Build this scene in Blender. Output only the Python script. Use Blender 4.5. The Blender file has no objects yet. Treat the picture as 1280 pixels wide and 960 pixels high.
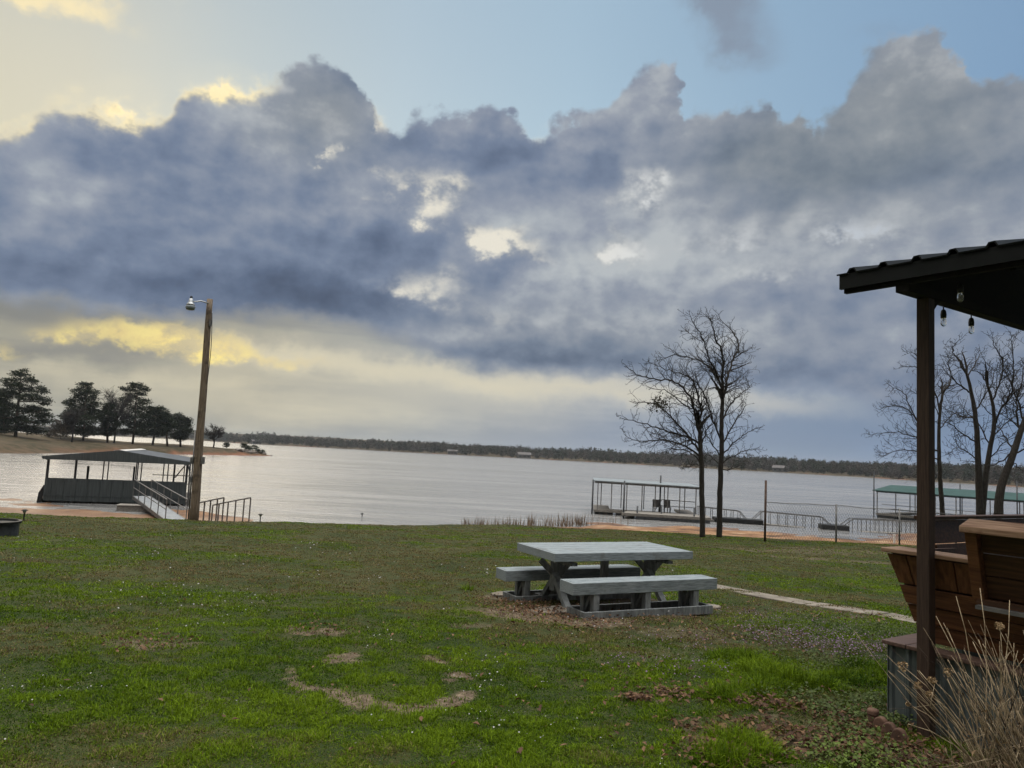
import bpy, bmesh, math, random
import numpy as np
from mathutils import Vector, Matrix, Euler

random.seed(7)
rng = np.random.default_rng(11)
SC = bpy.context.scene
COL = SC.collection
PI = math.pi
R = math.radians

# ------------------------------------------------------------------ camera
EYE = 1.65
FPX = 930.0                      # focal length in pixels of a 1280 px wide frame
ROLL = R(2.86)
PITCH = math.atan(86.0 / FPX)
cam_data = bpy.data.cameras.new('camera')
cam_data.sensor_width = 36.0
cam_data.lens = 36.0 * FPX / 1280.0
cam_data.clip_start = 0.05
cam_data.clip_end = 8000.0
cam = bpy.data.objects.new('camera', cam_data)
COL.objects.link(cam)
CAMROT = Matrix.Rotation(PI / 2 + PITCH, 3, 'X') @ Matrix.Rotation(ROLL, 3, 'Z')
cam.matrix_world = Matrix.Translation((0, 0, EYE)) @ CAMROT.to_4x4()
SC.camera = cam

def ray(px, py):
    v = CAMROT @ Vector(((px - 640.0) / FPX, (480.0 - py) / FPX, -1.0))
    return v.normalized()

def at(px, py, y):
    """world point seen at a photo pixel, y metres ahead"""
    v = ray(px, py)
    k = y / v.y
    return Vector((v.x * k, y, EYE + v.z * k))

def azel(px, py):
    v = ray(px, py)
    return math.degrees(math.atan2(v.x, v.y)), math.degrees(math.asin(v.z))

def lin(r, g, b):
    def f(c):
        c /= 255.0
        return c / 12.92 if c <= 0.04045 else ((c + 0.055) / 1.055) ** 2.4
    return (f(r), f(g), f(b), 1.0)

# ------------------------------------------------------------------ node helpers
class X:
    """small arithmetic wrapper round shader math nodes"""
    nt = None
    def __init__(s, sock): s.s = sock
    @classmethod
    def m(c, op, *a, clamp=False):
        n = c.nt.nodes.new('ShaderNodeMath'); n.operation = op; n.use_clamp = clamp
        for i, v in enumerate(a):
            if isinstance(v, X): c.nt.links.new(v.s, n.inputs[i])
            else: n.inputs[i].default_value = v
        return X(n.outputs[0])
    def __add__(s, o): return X.m('ADD', s, o)
    __radd__ = __add__
    def __sub__(s, o): return X.m('SUBTRACT', s, o)
    def __rsub__(s, o): return X.m('SUBTRACT', o, s)
    def __mul__(s, o): return X.m('MULTIPLY', s, o)
    __rmul__ = __mul__
    def __truediv__(s, o): return X.m('DIVIDE', s, o)
    def pw(s, e): return X.m('POWER', s, e)
    def clamp(s): return X.m('ADD', s, 0.0, clamp=True)

def smooth(v, a, b):
    n = X.nt.nodes.new('ShaderNodeMapRange'); n.interpolation_type = 'SMOOTHSTEP'
    X.nt.links.new(v.s, n.inputs[0])
    n.inputs[1].default_value = a; n.inputs[2].default_value = b
    n.inputs[3].default_value = 0; n.inputs[4].default_value = 1
    return X(n.outputs[0])

def vec(x, y, z):
    n = X.nt.nodes.new('ShaderNodeCombineXYZ')
    for i, v in enumerate((x, y, z)):
        if isinstance(v, X): X.nt.links.new(v.s, n.inputs[i])
        else: n.inputs[i].default_value = v
    return n.outputs[0]

def noise(v, scale=1.0, detail=5.0, rough=0.5, lac=2.0, dist=0.0):
    n = X.nt.nodes.new('ShaderNodeTexNoise')
    n.inputs['Scale'].default_value = scale; n.inputs['Detail'].default_value = detail
    n.inputs['Roughness'].default_value = rough; n.inputs['Lacunarity'].default_value = lac
    n.inputs['Distortion'].default_value = dist
    if v is not None: X.nt.links.new(v, n.inputs['Vector'])
    return X(n.outputs[0])

def mixc(f, a, b):
    n = X.nt.nodes.new('ShaderNodeMix'); n.data_type = 'RGBA'
    for i, v in ((0, f), (6, a), (7, b)):
        if isinstance(v, X): X.nt.links.new(v.s, n.inputs[i])
        elif hasattr(v, 'is_linked') : X.nt.links.new(v, n.inputs[i])
        else: n.inputs[i].default_value = v
    return n.outputs[2]

def mulc(a, b):
    n = X.nt.nodes.new('ShaderNodeMix'); n.data_type = 'RGBA'; n.blend_type = 'MULTIPLY'; n.inputs[0].default_value = 1
    for i, v in ((6, a), (7, b)):
        if isinstance(v, X): X.nt.links.new(v.s, n.inputs[i])
        elif hasattr(v, 'is_linked') : X.nt.links.new(v, n.inputs[i])
        else: n.inputs[i].default_value = v
    return n.outputs[2]

def ramp(v, stops):
    n = X.nt.nodes.new('ShaderNodeValToRGB')
    cr = n.color_ramp
    while len(cr.elements) > 1: cr.elements.remove(cr.elements[-1])
    cr.elements[0].position, cr.elements[0].color = stops[0][0], stops[0][1]
    for p, c in stops[1:]:
        e = cr.elements.new(p); e.color = c
    X.nt.links.new(v.s, n.inputs[0])
    return n.outputs[0]

def curve(v, pts, xr, yr):
    """float curve through (x, y) points; xr, yr the value ranges"""
    n = X.nt.nodes.new('ShaderNodeFloatCurve')
    c = n.mapping.curves[0]
    P = [((x - xr[0]) / (xr[1] - xr[0]), (y - yr[0]) / (yr[1] - yr[0])) for x, y in pts]
    P = [(0.0, P[0][1])] + P + [(1.0, P[-1][1])]
    while len(c.points) < len(P): c.points.new(0.5, 0.5)
    for q, p in zip(c.points, P): q.location = p
    n.mapping.update()
    xx = (v - xr[0]) / (xr[1] - xr[0])
    X.nt.links.new(xx.s, n.inputs['Value'])
    return X(n.outputs[0]) * (yr[1] - yr[0]) + yr[0]

# ------------------------------------------------------------------ sky and sun
SUN_AZ, SUN_EL = R(-31.0), R(24.0)
def make_world():
    w = bpy.data.worlds.new('World'); SC.world = w; w.use_nodes = True
    nt = w.node_tree; nt.nodes.clear(); X.nt = nt
    out = nt.nodes.new('ShaderNodeOutputWorld'); bg = nt.nodes.new('ShaderNodeBackground')
    nt.links.new(bg.outputs[0], out.inputs[0])
    sky = nt.nodes.new('ShaderNodeTexSky'); sky.sky_type = 'NISHITA'; sky.sun_disc = False
    sky.sun_elevation = SUN_EL; sky.sun_rotation = SUN_AZ; sky.air_density = 1.3; sky.dust_density = 2.0; sky.ozone_density = 2.0
    STR = 0.1
    bg.inputs['Strength'].default_value = STR
    tc = nt.nodes.new('ShaderNodeTexCoord'); sp = nt.nodes.new('ShaderNodeSeparateXYZ')
    nt.links.new(tc.outputs['Generated'], sp.inputs[0])
    dx, dy, dz = (X(sp.outputs[i]) for i in range(3))
    u = X.m('ARCTAN2', dx, dy) * (180 / PI)
    v = X.m('ARCSINE', dz) * (180 / PI)

    n1 = noise(vec(u / 7.0, v / 5.5, 3.1), 1, 3, 0.5) - 0.5
    n2 = noise(vec(u / 7.0, v / 5.5, 9.7), 1, 3, 0.5) - 0.5
    puff = noise(vec(u / 3.2, v / 2.7, 5.3), 1, 9, 0.56) - 0.5
    rel_a = noise(vec(u / 4.6, v / 3.4, 5.3), 1, 5, 0.5)
    rel_b = noise(vec((u + 0.9) / 4.6, (v - 0.8) / 3.4, 5.3), 1, 5, 0.5)
    lump = noise(vec(u / 8.5, v / 4.6, 12.3), 1, 5, 0.52) - 0.5
    fine = noise(vec(u / 1.3, v / 1.0, 1.3), 1, 6, 0.6) - 0.5
    broad = noise(vec(u / 13.0, v / 5.0, 7.7), 1, 7, 0.55) - 0.5
    uw = u + n1 * 5.0 + fine * 1.6
    vw = v + n2 * 3.4 + puff * 4.2 + fine * 1.5
    us = u + n1 * 4.0 + puff * 3.0
    vs = v + n2 * 2.4 + puff * 2.2 + fine * 0.8

    XR, YR = (-90, 90), (-20, 60)
    top_px = [(0,158),(60,122),(110,118),(150,128),(185,142),(230,108),(290,100),(335,92),(360,76),(400,70),(440,88),(462,128),(490,152),
              (530,134),(600,138),(645,146),(675,178),(705,152),(742,146),(782,104),(830,78),(858,104),(868,138),(905,122),(948,124),
              (975,148),(1008,128),(1022,146),(1080,92),(1140,42),(1190,72),(1222,106),(1280,92)]
    top = [(-80, 20), (-52, 16)] + [azel(*p) for p in top_px] + [(50, 24), (80, 16)]
    bot_px = [(0,372),(150,388),(300,398),(420,402),(490,420),(560,452),(650,464),(780,474),(900,480),(1000,486),(1090,498),(1280,512)]
    bot = [(-80, 9), (-50, 10)] + [azel(*p) for p in bot_px] + [(50, 6), (80, 7)]
    T = curve(uw, top, XR, YR)
    B = curve(u + n1 * 2.5, bot, XR, YR)
    d = T - vw
    e = v + n2 * 2.4 + puff * 2.6 + fine * 0.6 - B
    m_top = smooth(d, -0.25, 0.65)
    m_bot = smooth(e, -0.9, 1.0)

    def G(blobs, uu, vv):
        uv = vec(uu, vv, 0.0)
        tot = None
        for (px, py, rx, ry, a) in blobs:
            u0, v0 = azel(px, py)
            sx, sy = rx / FPX * 57.3, ry / FPX * 57.3
            n = nt.nodes.new('ShaderNodeVectorMath'); n.operation = 'MULTIPLY_ADD'
            nt.links.new(uv, n.inputs[0])
            n.inputs[1].default_value = (1 / sx, 1 / sy, 0); n.inputs[2].default_value = (-u0 / sx, -v0 / sy, 0)
            q = nt.nodes.new('ShaderNodeVectorMath'); q.operation = 'DOT_PRODUCT'
            nt.links.new(n.outputs[0], q.inputs[0]); nt.links.new(n.outputs[0], q.inputs[1])
            g = X.m('POWER', 0.367879, X(q.outputs['Value']))
            tot = g * a if tot is None else X.m('MULTIPLY_ADD', g, a, tot)
        return tot

    azn = (u + 45.0) / 90.0            # -45..45 degrees to 0..1
    def AZ(px): return (math.degrees(math.atan((px - 640) / FPX)) + 45) / 90
    # clear air above the cloud bank
    clear = ramp(azn.clamp(), [(0.0, lin(206, 200, 174)), (AZ(60), lin(198, 197, 180)), (AZ(250), lin(192, 201, 198)), (AZ(480), lin(190, 207, 215)),
                       (AZ(700), lin(178, 202, 217)), (AZ(950), lin(154, 182, 205)), (AZ(1280), lin(130, 161, 193)), (1.0, lin(112, 146, 186))])
    hi = smooth(v, 18.0, 34.0)
    clear = mixc(hi * 0.35, clear, lin(130, 160, 190))
    S10 = (1 / STR, 1 / STR, 1 / STR, 1)
    # air under the bank
    low = ramp(azn.clamp(), [(0.0, lin(198, 186, 150)), (AZ(0), lin(184, 178, 156)), (AZ(300), lin(188, 182, 162)), (AZ(520), lin(184, 184, 176)),
                     (AZ(760), lin(166, 174, 184)), (AZ(950), lin(138, 156, 182)), (AZ(1280), lin(118, 143, 178)), (1.0, lin(118, 143, 178))])
    lowd = ramp(azn.clamp(), [(0.0, lin(136, 134, 126)), (AZ(0), lin(140, 140, 134)), (AZ(300), lin(150, 150, 144)), (AZ(560), lin(152, 157, 162)),
                      (AZ(760), lin(136, 148, 166)), (AZ(1000), lin(126, 143, 166)), (AZ(1280), lin(112, 133, 162)), (1.0, lin(112, 133, 162))])
    cream = G([(430,455,190,14,.8),(640,480,230,16,.9),(800,500,140,16,.6),(250,500,200,26,.6),(560,505,200,25,.45),(980,505,90,12,.5),(340,440,70,14,.7),(60,470,90,14,.3)], us, vs)
    streak = noise(vec(u / 16.0, v / 2.2, 2.2), 1, 6, 0.55)
    under = mixc((smooth(streak, 0.42, 0.66) * 0.5 + cream * 0.95).clamp(), lowd, low)
    under = mixc((cream * 0.55 * (streak + 0.45)).clamp(), under, lin(226, 216, 188))
    yel = G([(120,420,45,9,.9),(165,415,60,15,1.25),(215,432,60,15,1.1),(255,437,36,11,.5),(300,432,34,12,.5),(350,450,60,9,.5),(10,440,22,7,.6),(90,425,30,8,.4)], u + n1 * 3.0 + puff * 5.0 + fine * 2.0, v + n2 * 1.6 + puff * 3.0 + fine * 1.6)
    under = mixc(smooth(yel * (0.9 + puff * 1.2), 0.02, 0.75) * 0.55, under, lin(228, 208, 152))
    under = mixc(smooth(yel * (0.62 + lump * 0.8 + (rel_b - rel_a) * 1.6 + puff * 1.9 + fine * 1.6), 0.12, 1.05) * 0.97, under, ramp((streak * 0.5 + fine + puff + 0.3), [(0.3, lin(240, 214, 146)), (0.7, lin(255, 234, 152))]))
    yd = G([(130,445,60,16,.8),(40,440,30,10,.6),(60,400,90,14,.5),(200,400,120,9,.35)], us, vs)
    under = mixc((yd * 0.75).clamp(), under, lin(126, 128, 128))

    # bank of cloud: light and shade
    sh = G([(600,270,130,60,.15),(780,290,90,70,.14),(560,360,80,40,.12),(700,400,170,40,.08),(1000,300,200,40,.12),(820,220,60,40,.08),(480,300,40,50,-.10),(620,360,50,30,-.10),(300,300,260,80,-.10),(420,370,220,28,-.24),(120,350,180,26,-.16),(250,180,150,55,-.02),(395,130,60,52,.12),(380,180,60,30,.06),(60,215,80,24,.14),(70,260,60,20,.05),
            (560,185,90,40,-.10),(720,200,90,40,-.10),(760,150,70,40,.05),(700,350,120,50,.05),(470,260,70,50,.08),(830,90,24,20,.12),
            (980,240,190,60,-.06),(1150,120,100,50,.05),(1130,62,50,26,.08),(1180,190,140,60,.0),(1060,300,40,16,-.16),(900,420,160,34,.03),(880,395,200,26,.07),
            (640,430,130,22,-.10),(700,450,120,12,-.12),(920,465,130,12,-.10),(570,330,60,36,-.10),(1100,420,160,60,-.02),(60,385,80,12,-.06),
            (520,420,90,22,.12),(680,390,90,24,.10),(740,330,90,30,.12),(600,440,200,10,-.04),(990,330,220,30,.10),(560,380,30,20,.05)], us, vs)
    b = 0.635 + sh * 1.40 + (rel_b - rel_a) * 0.80 + lump * 0.56 + broad * 0.20 + puff * 0.22 + fine * 0.08
    edge = X.m('EXPONENT', X.m('MAXIMUM', d, 0.0) * -0.55)
    b = b + edge * 0.10
    cold = ramp(b.clamp(), [(0.0, lin(74, 85, 106)), (0.28, lin(94, 108, 132)), (0.52, lin(117, 131, 154)), (0.76, lin(148, 156, 170)), (1.0, lin(182, 188, 192))])
    grey = ramp(b.clamp(), [(0.0, lin(78, 89, 104)), (0.28, lin(97, 109, 124)), (0.52, lin(118, 129, 141)), (0.76, lin(142, 149, 156)), (1.0, lin(186, 188, 190))])
    wg = G([(1120,150,200,110,1),(395,135,80,55,.9),(960,210,120,60,.5),(740,430,300,60,.5)], us, vs)
    cloud = mixc(wg.clamp(), cold, grey)
    gap = G([(545,245,46,26,1.0),(505,238,30,12,.7),(575,232,24,9,.8),(612,300,34,18,1.1),(640,305,26,18,.9),(655,325,30,8,.5),(780,312,40,18,1.15),(755,290,14,14,.7),(805,225,22,20,1.0),(795,245,50,22,.55),
             (415,188,13,9,1.3),(1092,288,34,15,1.05),(1040,285,30,10,.6),(925,292,34,18,.8),(880,300,30,10,.5),(520,360,34,18,.8),(560,360,24,24,.5),(700,310,120,12,.25),(480,215,40,9,.4),
             (480,145,9,12,.9),(675,168,10,16,.9),(985,335,60,10,.35),(1150,320,50,14,.45),(1225,290,40,14,.35),(620,390,70,14,.4),(940,330,150,12,.28),(530,275,20,16,.9)], u + n1 * 5.0 + puff * 6.5 + fine * 2.4, v + n2 * 3.0 + puff * 4.2 + fine * 2.0)
    gm = smooth(gap * (0.80 + puff * 2.6 + fine * 3.2 + (rel_b - rel_a) * 3.0), 0.12, 1.9)
    gcol = ramp(azn.clamp(), [(AZ(350), lin(234, 228, 212)), (AZ(640), lin(238, 232, 216)), (AZ(800), lin(222, 224, 224)), (AZ(1100), lin(188, 196, 206))])
    cloud = mixc(smooth(gap * (0.8 + puff * 1.4 + fine * 0.8), 0.0, 1.0) * 0.85, cloud, ramp((rel_b - rel_a) * 1.6 + fine * 0.5 + 0.5, [(0.3, lin(140, 148, 160)), (0.7, lin(184, 186, 186))]))
    cloud = mixc((gm * 0.88).clamp(), cloud, gcol)
    rimw = G([(20,150,40,30,.45),(155,125,30,26,.9),(180,125,26,26,.9),(262,104,46,22,1.25),(300,98,30,20,.8),(100,120,40,22,.5),(478,140,9,14,.6),(675,165,9,14,.5)], u, v)
    rim = X.m('EXPONENT', (X.m('ABSOLUTE', d - 0.32) * 2.1).pw(2.0) * -1.0) * rimw * (0.9 + fine * 2.5)

    both = mixc(m_top, clear, mixc(m_bot, under, cloud))
    glow = X.m('EXPONENT', X.m('ABSOLUTE', d + 0.4) * -0.5) * smooth(rimw, 0.2, 1.0) * 0.08
    both = mixc((rim * 1.1 + glow).clamp(), both, ramp(azn.clamp(), [(AZ(250), lin(255, 238, 188)), (AZ(480), lin(246, 236, 208)), (AZ(680), lin(226, 226, 216))]))
    # small loose clouds in the clear air
    wis = G([(900,-10,46,26,.9),(915,45,46,36,.75),(1110,40,40,12,.4),(960,70,60,18,.2)], us, vs)
    wism = smooth(wis * (0.85 + puff * 1.2 + fine * 0.5), 0.1, 0.9) * (1.0 - m_top)
    both = mixc((wism * 0.8).clamp(), both, lin(132, 142, 158))
    wis2 = G([(40,-4,90,16,1.0),(120,0,30,10,.5),(220,8,16,12,.35),(55,48,30,5,.25),(255,12,10,10,.3)], us, vs)
    wism2 = smooth(wis2 * (0.8 + puff * 1.6 + fine * 1.0), 0.12, 0.95)
    both = mixc((wism2 * 0.85).clamp(), both, lin(244, 226, 176))
    # physically based clear sky shows through the thin air
    nish = nt.nodes.new('ShaderNodeMix'); nish.data_type = 'RGBA'
    both10 = mulc(both, S10)
    thin = (1.0 - m_top) * 0.04
    front = mixc(thin, both10, sky.outputs[0])
    # unseen overcast overhead and behind the viewer; added brightness overhead lights the lawn
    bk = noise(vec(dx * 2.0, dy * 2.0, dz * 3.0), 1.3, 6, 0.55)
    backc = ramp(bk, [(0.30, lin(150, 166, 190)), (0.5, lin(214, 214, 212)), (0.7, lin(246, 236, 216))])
    bst = (smooth(v, 38.0, 70.0) * (TOP_FILL - 0.26) + 0.26) * (1 / STR)
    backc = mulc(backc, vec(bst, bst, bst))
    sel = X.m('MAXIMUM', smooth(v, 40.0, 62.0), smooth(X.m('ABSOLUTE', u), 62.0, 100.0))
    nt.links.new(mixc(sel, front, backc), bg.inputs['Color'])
    w.cycles.sampling_method = 'MANUAL'; w.cycles.sample_map_resolution = 512

TOP_FILL = 7.6  # strength of the unseen overhead sky, boosted to brighten the ground
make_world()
sd = bpy.data.lights.new('sun', 'SUN'); sd.energy = 0.6; sd.angle = R(38); sd.color = (1.0, 0.86, 0.66)
so = bpy.data.objects.new('sun', sd); COL.objects.link(so)
sdir = Vector((math.sin(SUN_AZ) * math.cos(SUN_EL), math.cos(SUN_AZ) * math.cos(SUN_EL), math.sin(SUN_EL)))
so.rotation_euler = sdir.to_track_quat('Z', 'Y').to_euler()
SC.render.engine = 'CYCLES'
SC.view_settings.view_transform = 'Standard'; SC.view_settings.look = 'None'
SC.view_settings.exposure = 0.0; SC.view_settings.gamma = 1.0
SC.cycles.use_denoising = True
SC.cycles.max_bounces = 6; SC.cycles.transparent_max_bounces = 12
SC.cycles.diffuse_bounces = 3; SC.cycles.glossy_bounces = 3; SC.cycles.volume_bounces = 0
DENS = 1.0

# ------------------------------------------------------------------ numpy noise
def _h(ix, iy, s):
    n = (ix.astype(np.int64) * 374761393 + iy.astype(np.int64) * 668265263 + s * 974634777) & 0xFFFFFFFF
    n = ((n ^ (n >> 13)) * 1274126177) & 0xFFFFFFFF
    n = n ^ (n >> 16)
    return (n & 0xFFFFFF) / float(0xFFFFFF)

def vnoise(x, y, s=0):
    ix = np.floor(x); iy = np.floor(y); fx = x - ix; fy = y - iy
    fx = fx * fx * (3 - 2 * fx); fy = fy * fy * (3 - 2 * fy)
    a = _h(ix, iy, s); b = _h(ix + 1, iy, s); c = _h(ix, iy + 1, s); d = _h(ix + 1, iy + 1, s)
    return (a * (1 - fx) + b * fx) * (1 - fy) + (c * (1 - fx) + d * fx) * fy

def fbm(x, y, s=0, o=4):
    t = 0; a = 0.5; n = 0
    for i in range(o):
        t = t + a * vnoise(x * 2 ** i + 17.3 * i, y * 2 ** i - 9.1 * i, s + i); n += a; a *= 0.5
    return t / n

def sstep(x, a, b):
    t = np.clip((x - a) / (b - a), 0, 1)
    return t * t * (3 - 2 * t)

# ------------------------------------------------------------------ materials
def new_mat(name):
    m = bpy.data.materials.new(name); m.use_nodes = True
    nt = m.node_tree; X.nt = nt
    return m, nt, nt.nodes['Principled BSDF']

def c4(c): return (c[0], c[1], c[2], 1.0)

def pmat(name, c1, c2, scale=4.0, rough=0.7, bump=0.0, stretch=(1, 1, 1), rot=0.0, metallic=0.0, lo=0.35, hi=0.65, detail=6, spec=0.3, speck=None, bdist=0.01):
    """procedural two tone weathered surface"""
    m, nt, p = new_mat(name)
    tc = nt.nodes.new('ShaderNodeTexCoord')
    vm = nt.nodes.new('ShaderNodeVectorMath'); vm.operation = 'MULTIPLY'; vm.inputs[1].default_value = stretch
    vr = nt.nodes.new('ShaderNodeVectorRotate'); vr.rotation_type = 'Z_AXIS'; vr.inputs['Angle'].default_value = -rot
    nt.links.new(tc.outputs['Object'], vr.inputs['Vector']); nt.links.new(vr.outputs[0], vm.inputs[0])
    n = noise(vm.outputs[0], scale, detail, 0.6)
    col = ramp(n, [(lo, c4(c1)), (hi, c4(c2))])
    if speck:
        n2 = noise(tc.outputs['Object'], speck[1], 4, 0.6)
        col = mixc(smooth(n2, speck[2], speck[2] + 0.12) * speck[3], col, c4(speck[0]))
    nt.links.new(col, p.inputs['Base Color'])
    p.inputs['Roughness'].default_value = rough; p.inputs['Metallic'].default_value = metallic
    p.inputs['Specular IOR Level'].default_value = spec
    if bump:
        bn = nt.nodes.new('ShaderNodeBump'); bn.inputs['Strength'].default_value = bump; bn.inputs['Distance'].default_value = bdist
        nt.links.new(n.s, bn.inputs['Height']); nt.links.new(bn.outputs[0], p.inputs['Normal'])
    return m

def attr_mat(name, rough=0.6, trans=0.3, spec=0.25):
    """leaf or grass colour kept per vertex, thin and a little translucent"""
    m, nt, p = new_mat(name)
    a = nt.nodes.new('ShaderNodeAttribute'); a.attribute_name = 'tint'
    nt.links.new(a.outputs['Color'], p.inputs['Base Color'])
    p.inputs['Roughness'].default_value = rough; p.inputs['Specular IOR Level'].default_value = spec
    t = nt.nodes.new('ShaderNodeBsdfTranslucent'); nt.links.new(a.outputs['Color'], t.inputs[0])
    mx = nt.nodes.new('ShaderNodeMixShader'); mx.inputs[0].default_value = trans
    nt.links.new(p.outputs[0], mx.inputs[1]); nt.links.new(t.outputs[0], mx.inputs[2])
    nt.links.new(mx.outputs[0], nt.nodes['Material Output'].inputs[0])
    return m

M = {}
GRAIN = math.atan2(-.8285, .56)      # boards of the porch seating run this way
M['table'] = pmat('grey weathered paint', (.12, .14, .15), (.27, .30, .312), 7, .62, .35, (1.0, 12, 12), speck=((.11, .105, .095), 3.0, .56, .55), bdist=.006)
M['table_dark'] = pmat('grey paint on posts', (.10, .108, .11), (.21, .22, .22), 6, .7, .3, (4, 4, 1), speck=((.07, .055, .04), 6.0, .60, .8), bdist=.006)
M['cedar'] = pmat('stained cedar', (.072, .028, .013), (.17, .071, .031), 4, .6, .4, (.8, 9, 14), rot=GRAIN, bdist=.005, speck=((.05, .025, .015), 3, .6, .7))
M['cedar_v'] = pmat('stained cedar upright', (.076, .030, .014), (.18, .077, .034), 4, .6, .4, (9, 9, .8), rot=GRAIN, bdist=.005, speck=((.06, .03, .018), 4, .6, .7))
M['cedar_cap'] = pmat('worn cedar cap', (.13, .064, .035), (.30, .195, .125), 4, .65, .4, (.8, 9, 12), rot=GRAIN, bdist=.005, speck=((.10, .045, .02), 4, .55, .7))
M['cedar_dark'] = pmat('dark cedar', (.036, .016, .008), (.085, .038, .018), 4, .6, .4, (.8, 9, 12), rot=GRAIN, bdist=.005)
M['post'] = pmat('brown stained post', (.028, .016, .011), (.058, .035, .025), 6, .65, .3, (16, 16, 1), bdist=.004, speck=((.035, .018, .014), 3, .58, .8))
M['red_cap'] = pmat('red brown painted board', (.07, .042, .033), (.125, .075, .058), 5, .6, .2, (1, 10, 10), bdist=.004)
M['corrugated'] = pmat('galvanised sheet', (.065, .08, .082), (.12, .14, .142), 3, .5, .05, (6, 6, 1), metallic=.35, spec=.5, speck=((.15, .13, .11), 7, .62, .6))
M['black_metal'] = pmat('black steel roofing', (.003, .004, .004), (.008, .009, .009), 5, .55, .1, spec=.2)
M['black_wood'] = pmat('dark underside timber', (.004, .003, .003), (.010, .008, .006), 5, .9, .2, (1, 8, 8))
M['pole'] = pmat('weathered utility pole', (.095, .068, .045), (.23, .175, .125), 5, .8, .6, (9, 9, .5), bdist=.01, speck=((.055, .04, .028), 2.2, .52, .8))
M['alu'] = pmat('dull aluminium', (.33, .34, .35), (.50, .51, .52), 6, .45, .1, metallic=.5)
M['steel'] = pmat('weathered steel', (.10, .10, .10), (.20, .19, .18), 7, .55, .2, metallic=.4)
M['rust'] = pmat('rusty steel', (.05, .028, .02), (.10, .062, .046), 9, .8, .3)
M['darksteel'] = pmat('dark steel', (.025, .027, .03), (.06, .062, .066), 7, .55, .2, metallic=.3)
M['slate'] = pmat('slate blue cladding', (.040, .048, .050), (.070, .082, .084), 2, .6, .2, (9, 9, .5))
M['slate_roof'] = pmat('grey steel roof', (.055, .062, .072), (.09, .10, .115), 2, .8, .1, spec=.1)
M['black'] = pmat('black plastic', (.008, .008, .008), (.018, .018, .018), 6, .6)
M['deck'] = pmat('weathered deck boards', (.12, .105, .09), (.26, .24, .215), 4, .8, .3, (1, 8, 8))
M['white_roof'] = pmat('pale roof sheet', (.15, .17, .18), (.22, .245, .26), 3, .6, .05)
M['green_roof'] = pmat('green roof sheet', (.012, .040, .036), (.022, .062, .055), 2, .7, .1)
M['deck_pale'] = pmat('pale gangway deck', (.17, .18, .19), (.28, .29, .30), 5, .7, .1)
M['concrete'] = pmat('old concrete', (.10, .085, .068), (.22, .19, .155), 5, .9, .5, speck=((.10, .08, .055), 2.5, .55, .7))
M['brick'] = pmat('terracotta edging', (.06, .033, .023), (.14, .078, .054), 9, .9, .6, speck=((.07, .05, .035), 12, .55, .7))
M['bark'] = pmat('grey brown bark', (.014, .0115, .0095), (.044, .036, .029), 9, .9, .9, (3, 3, .6), bdist=.03, speck=((.042, .044, .032), 3, .60, .4))
M['twig'] = pmat('dark twigs', (.016, .013, .011), (.034, .028, .023), 6, .9)
M['pinebark'] = pmat('pine bark', (.04, .026, .018), (.09, .06, .042), 4, .9)
M['stone'] = pmat('shore rock', (.09, .075, .065), (.22, .19, .165), 3, .9, .6)
M['white'] = pmat('white paint', (.6, .6, .58), (.78, .78, .76), 6, .6)
M['farwall'] = pmat('pale house wall', (.08, .077, .072), (.13, .125, .12), 1, .8)
M['farroof'] = pmat('house shingles', (.07, .065, .065), (.14, .125, .12), 1, .8)
M['farglass'] = pmat('house window', (.02, .022, .025), (.05, .055, .06), 1, .15)
M['leaf'] = attr_mat('leaves', .7, .25)
M['grass'] = attr_mat('grass blades', .65, .35, .06)
M['needles'] = attr_mat('pine needles', .7, .15, .1)
m, nt, p = new_mat('clear bulb glass')
p.inputs['Base Color'].default_value = (.9, .9, .88, 1); p.inputs['Roughness'].default_value = .05
p.inputs['Transmission Weight'].default_value = .85; p.inputs['IOR'].default_value = 1.3
M['glass'] = m

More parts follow.
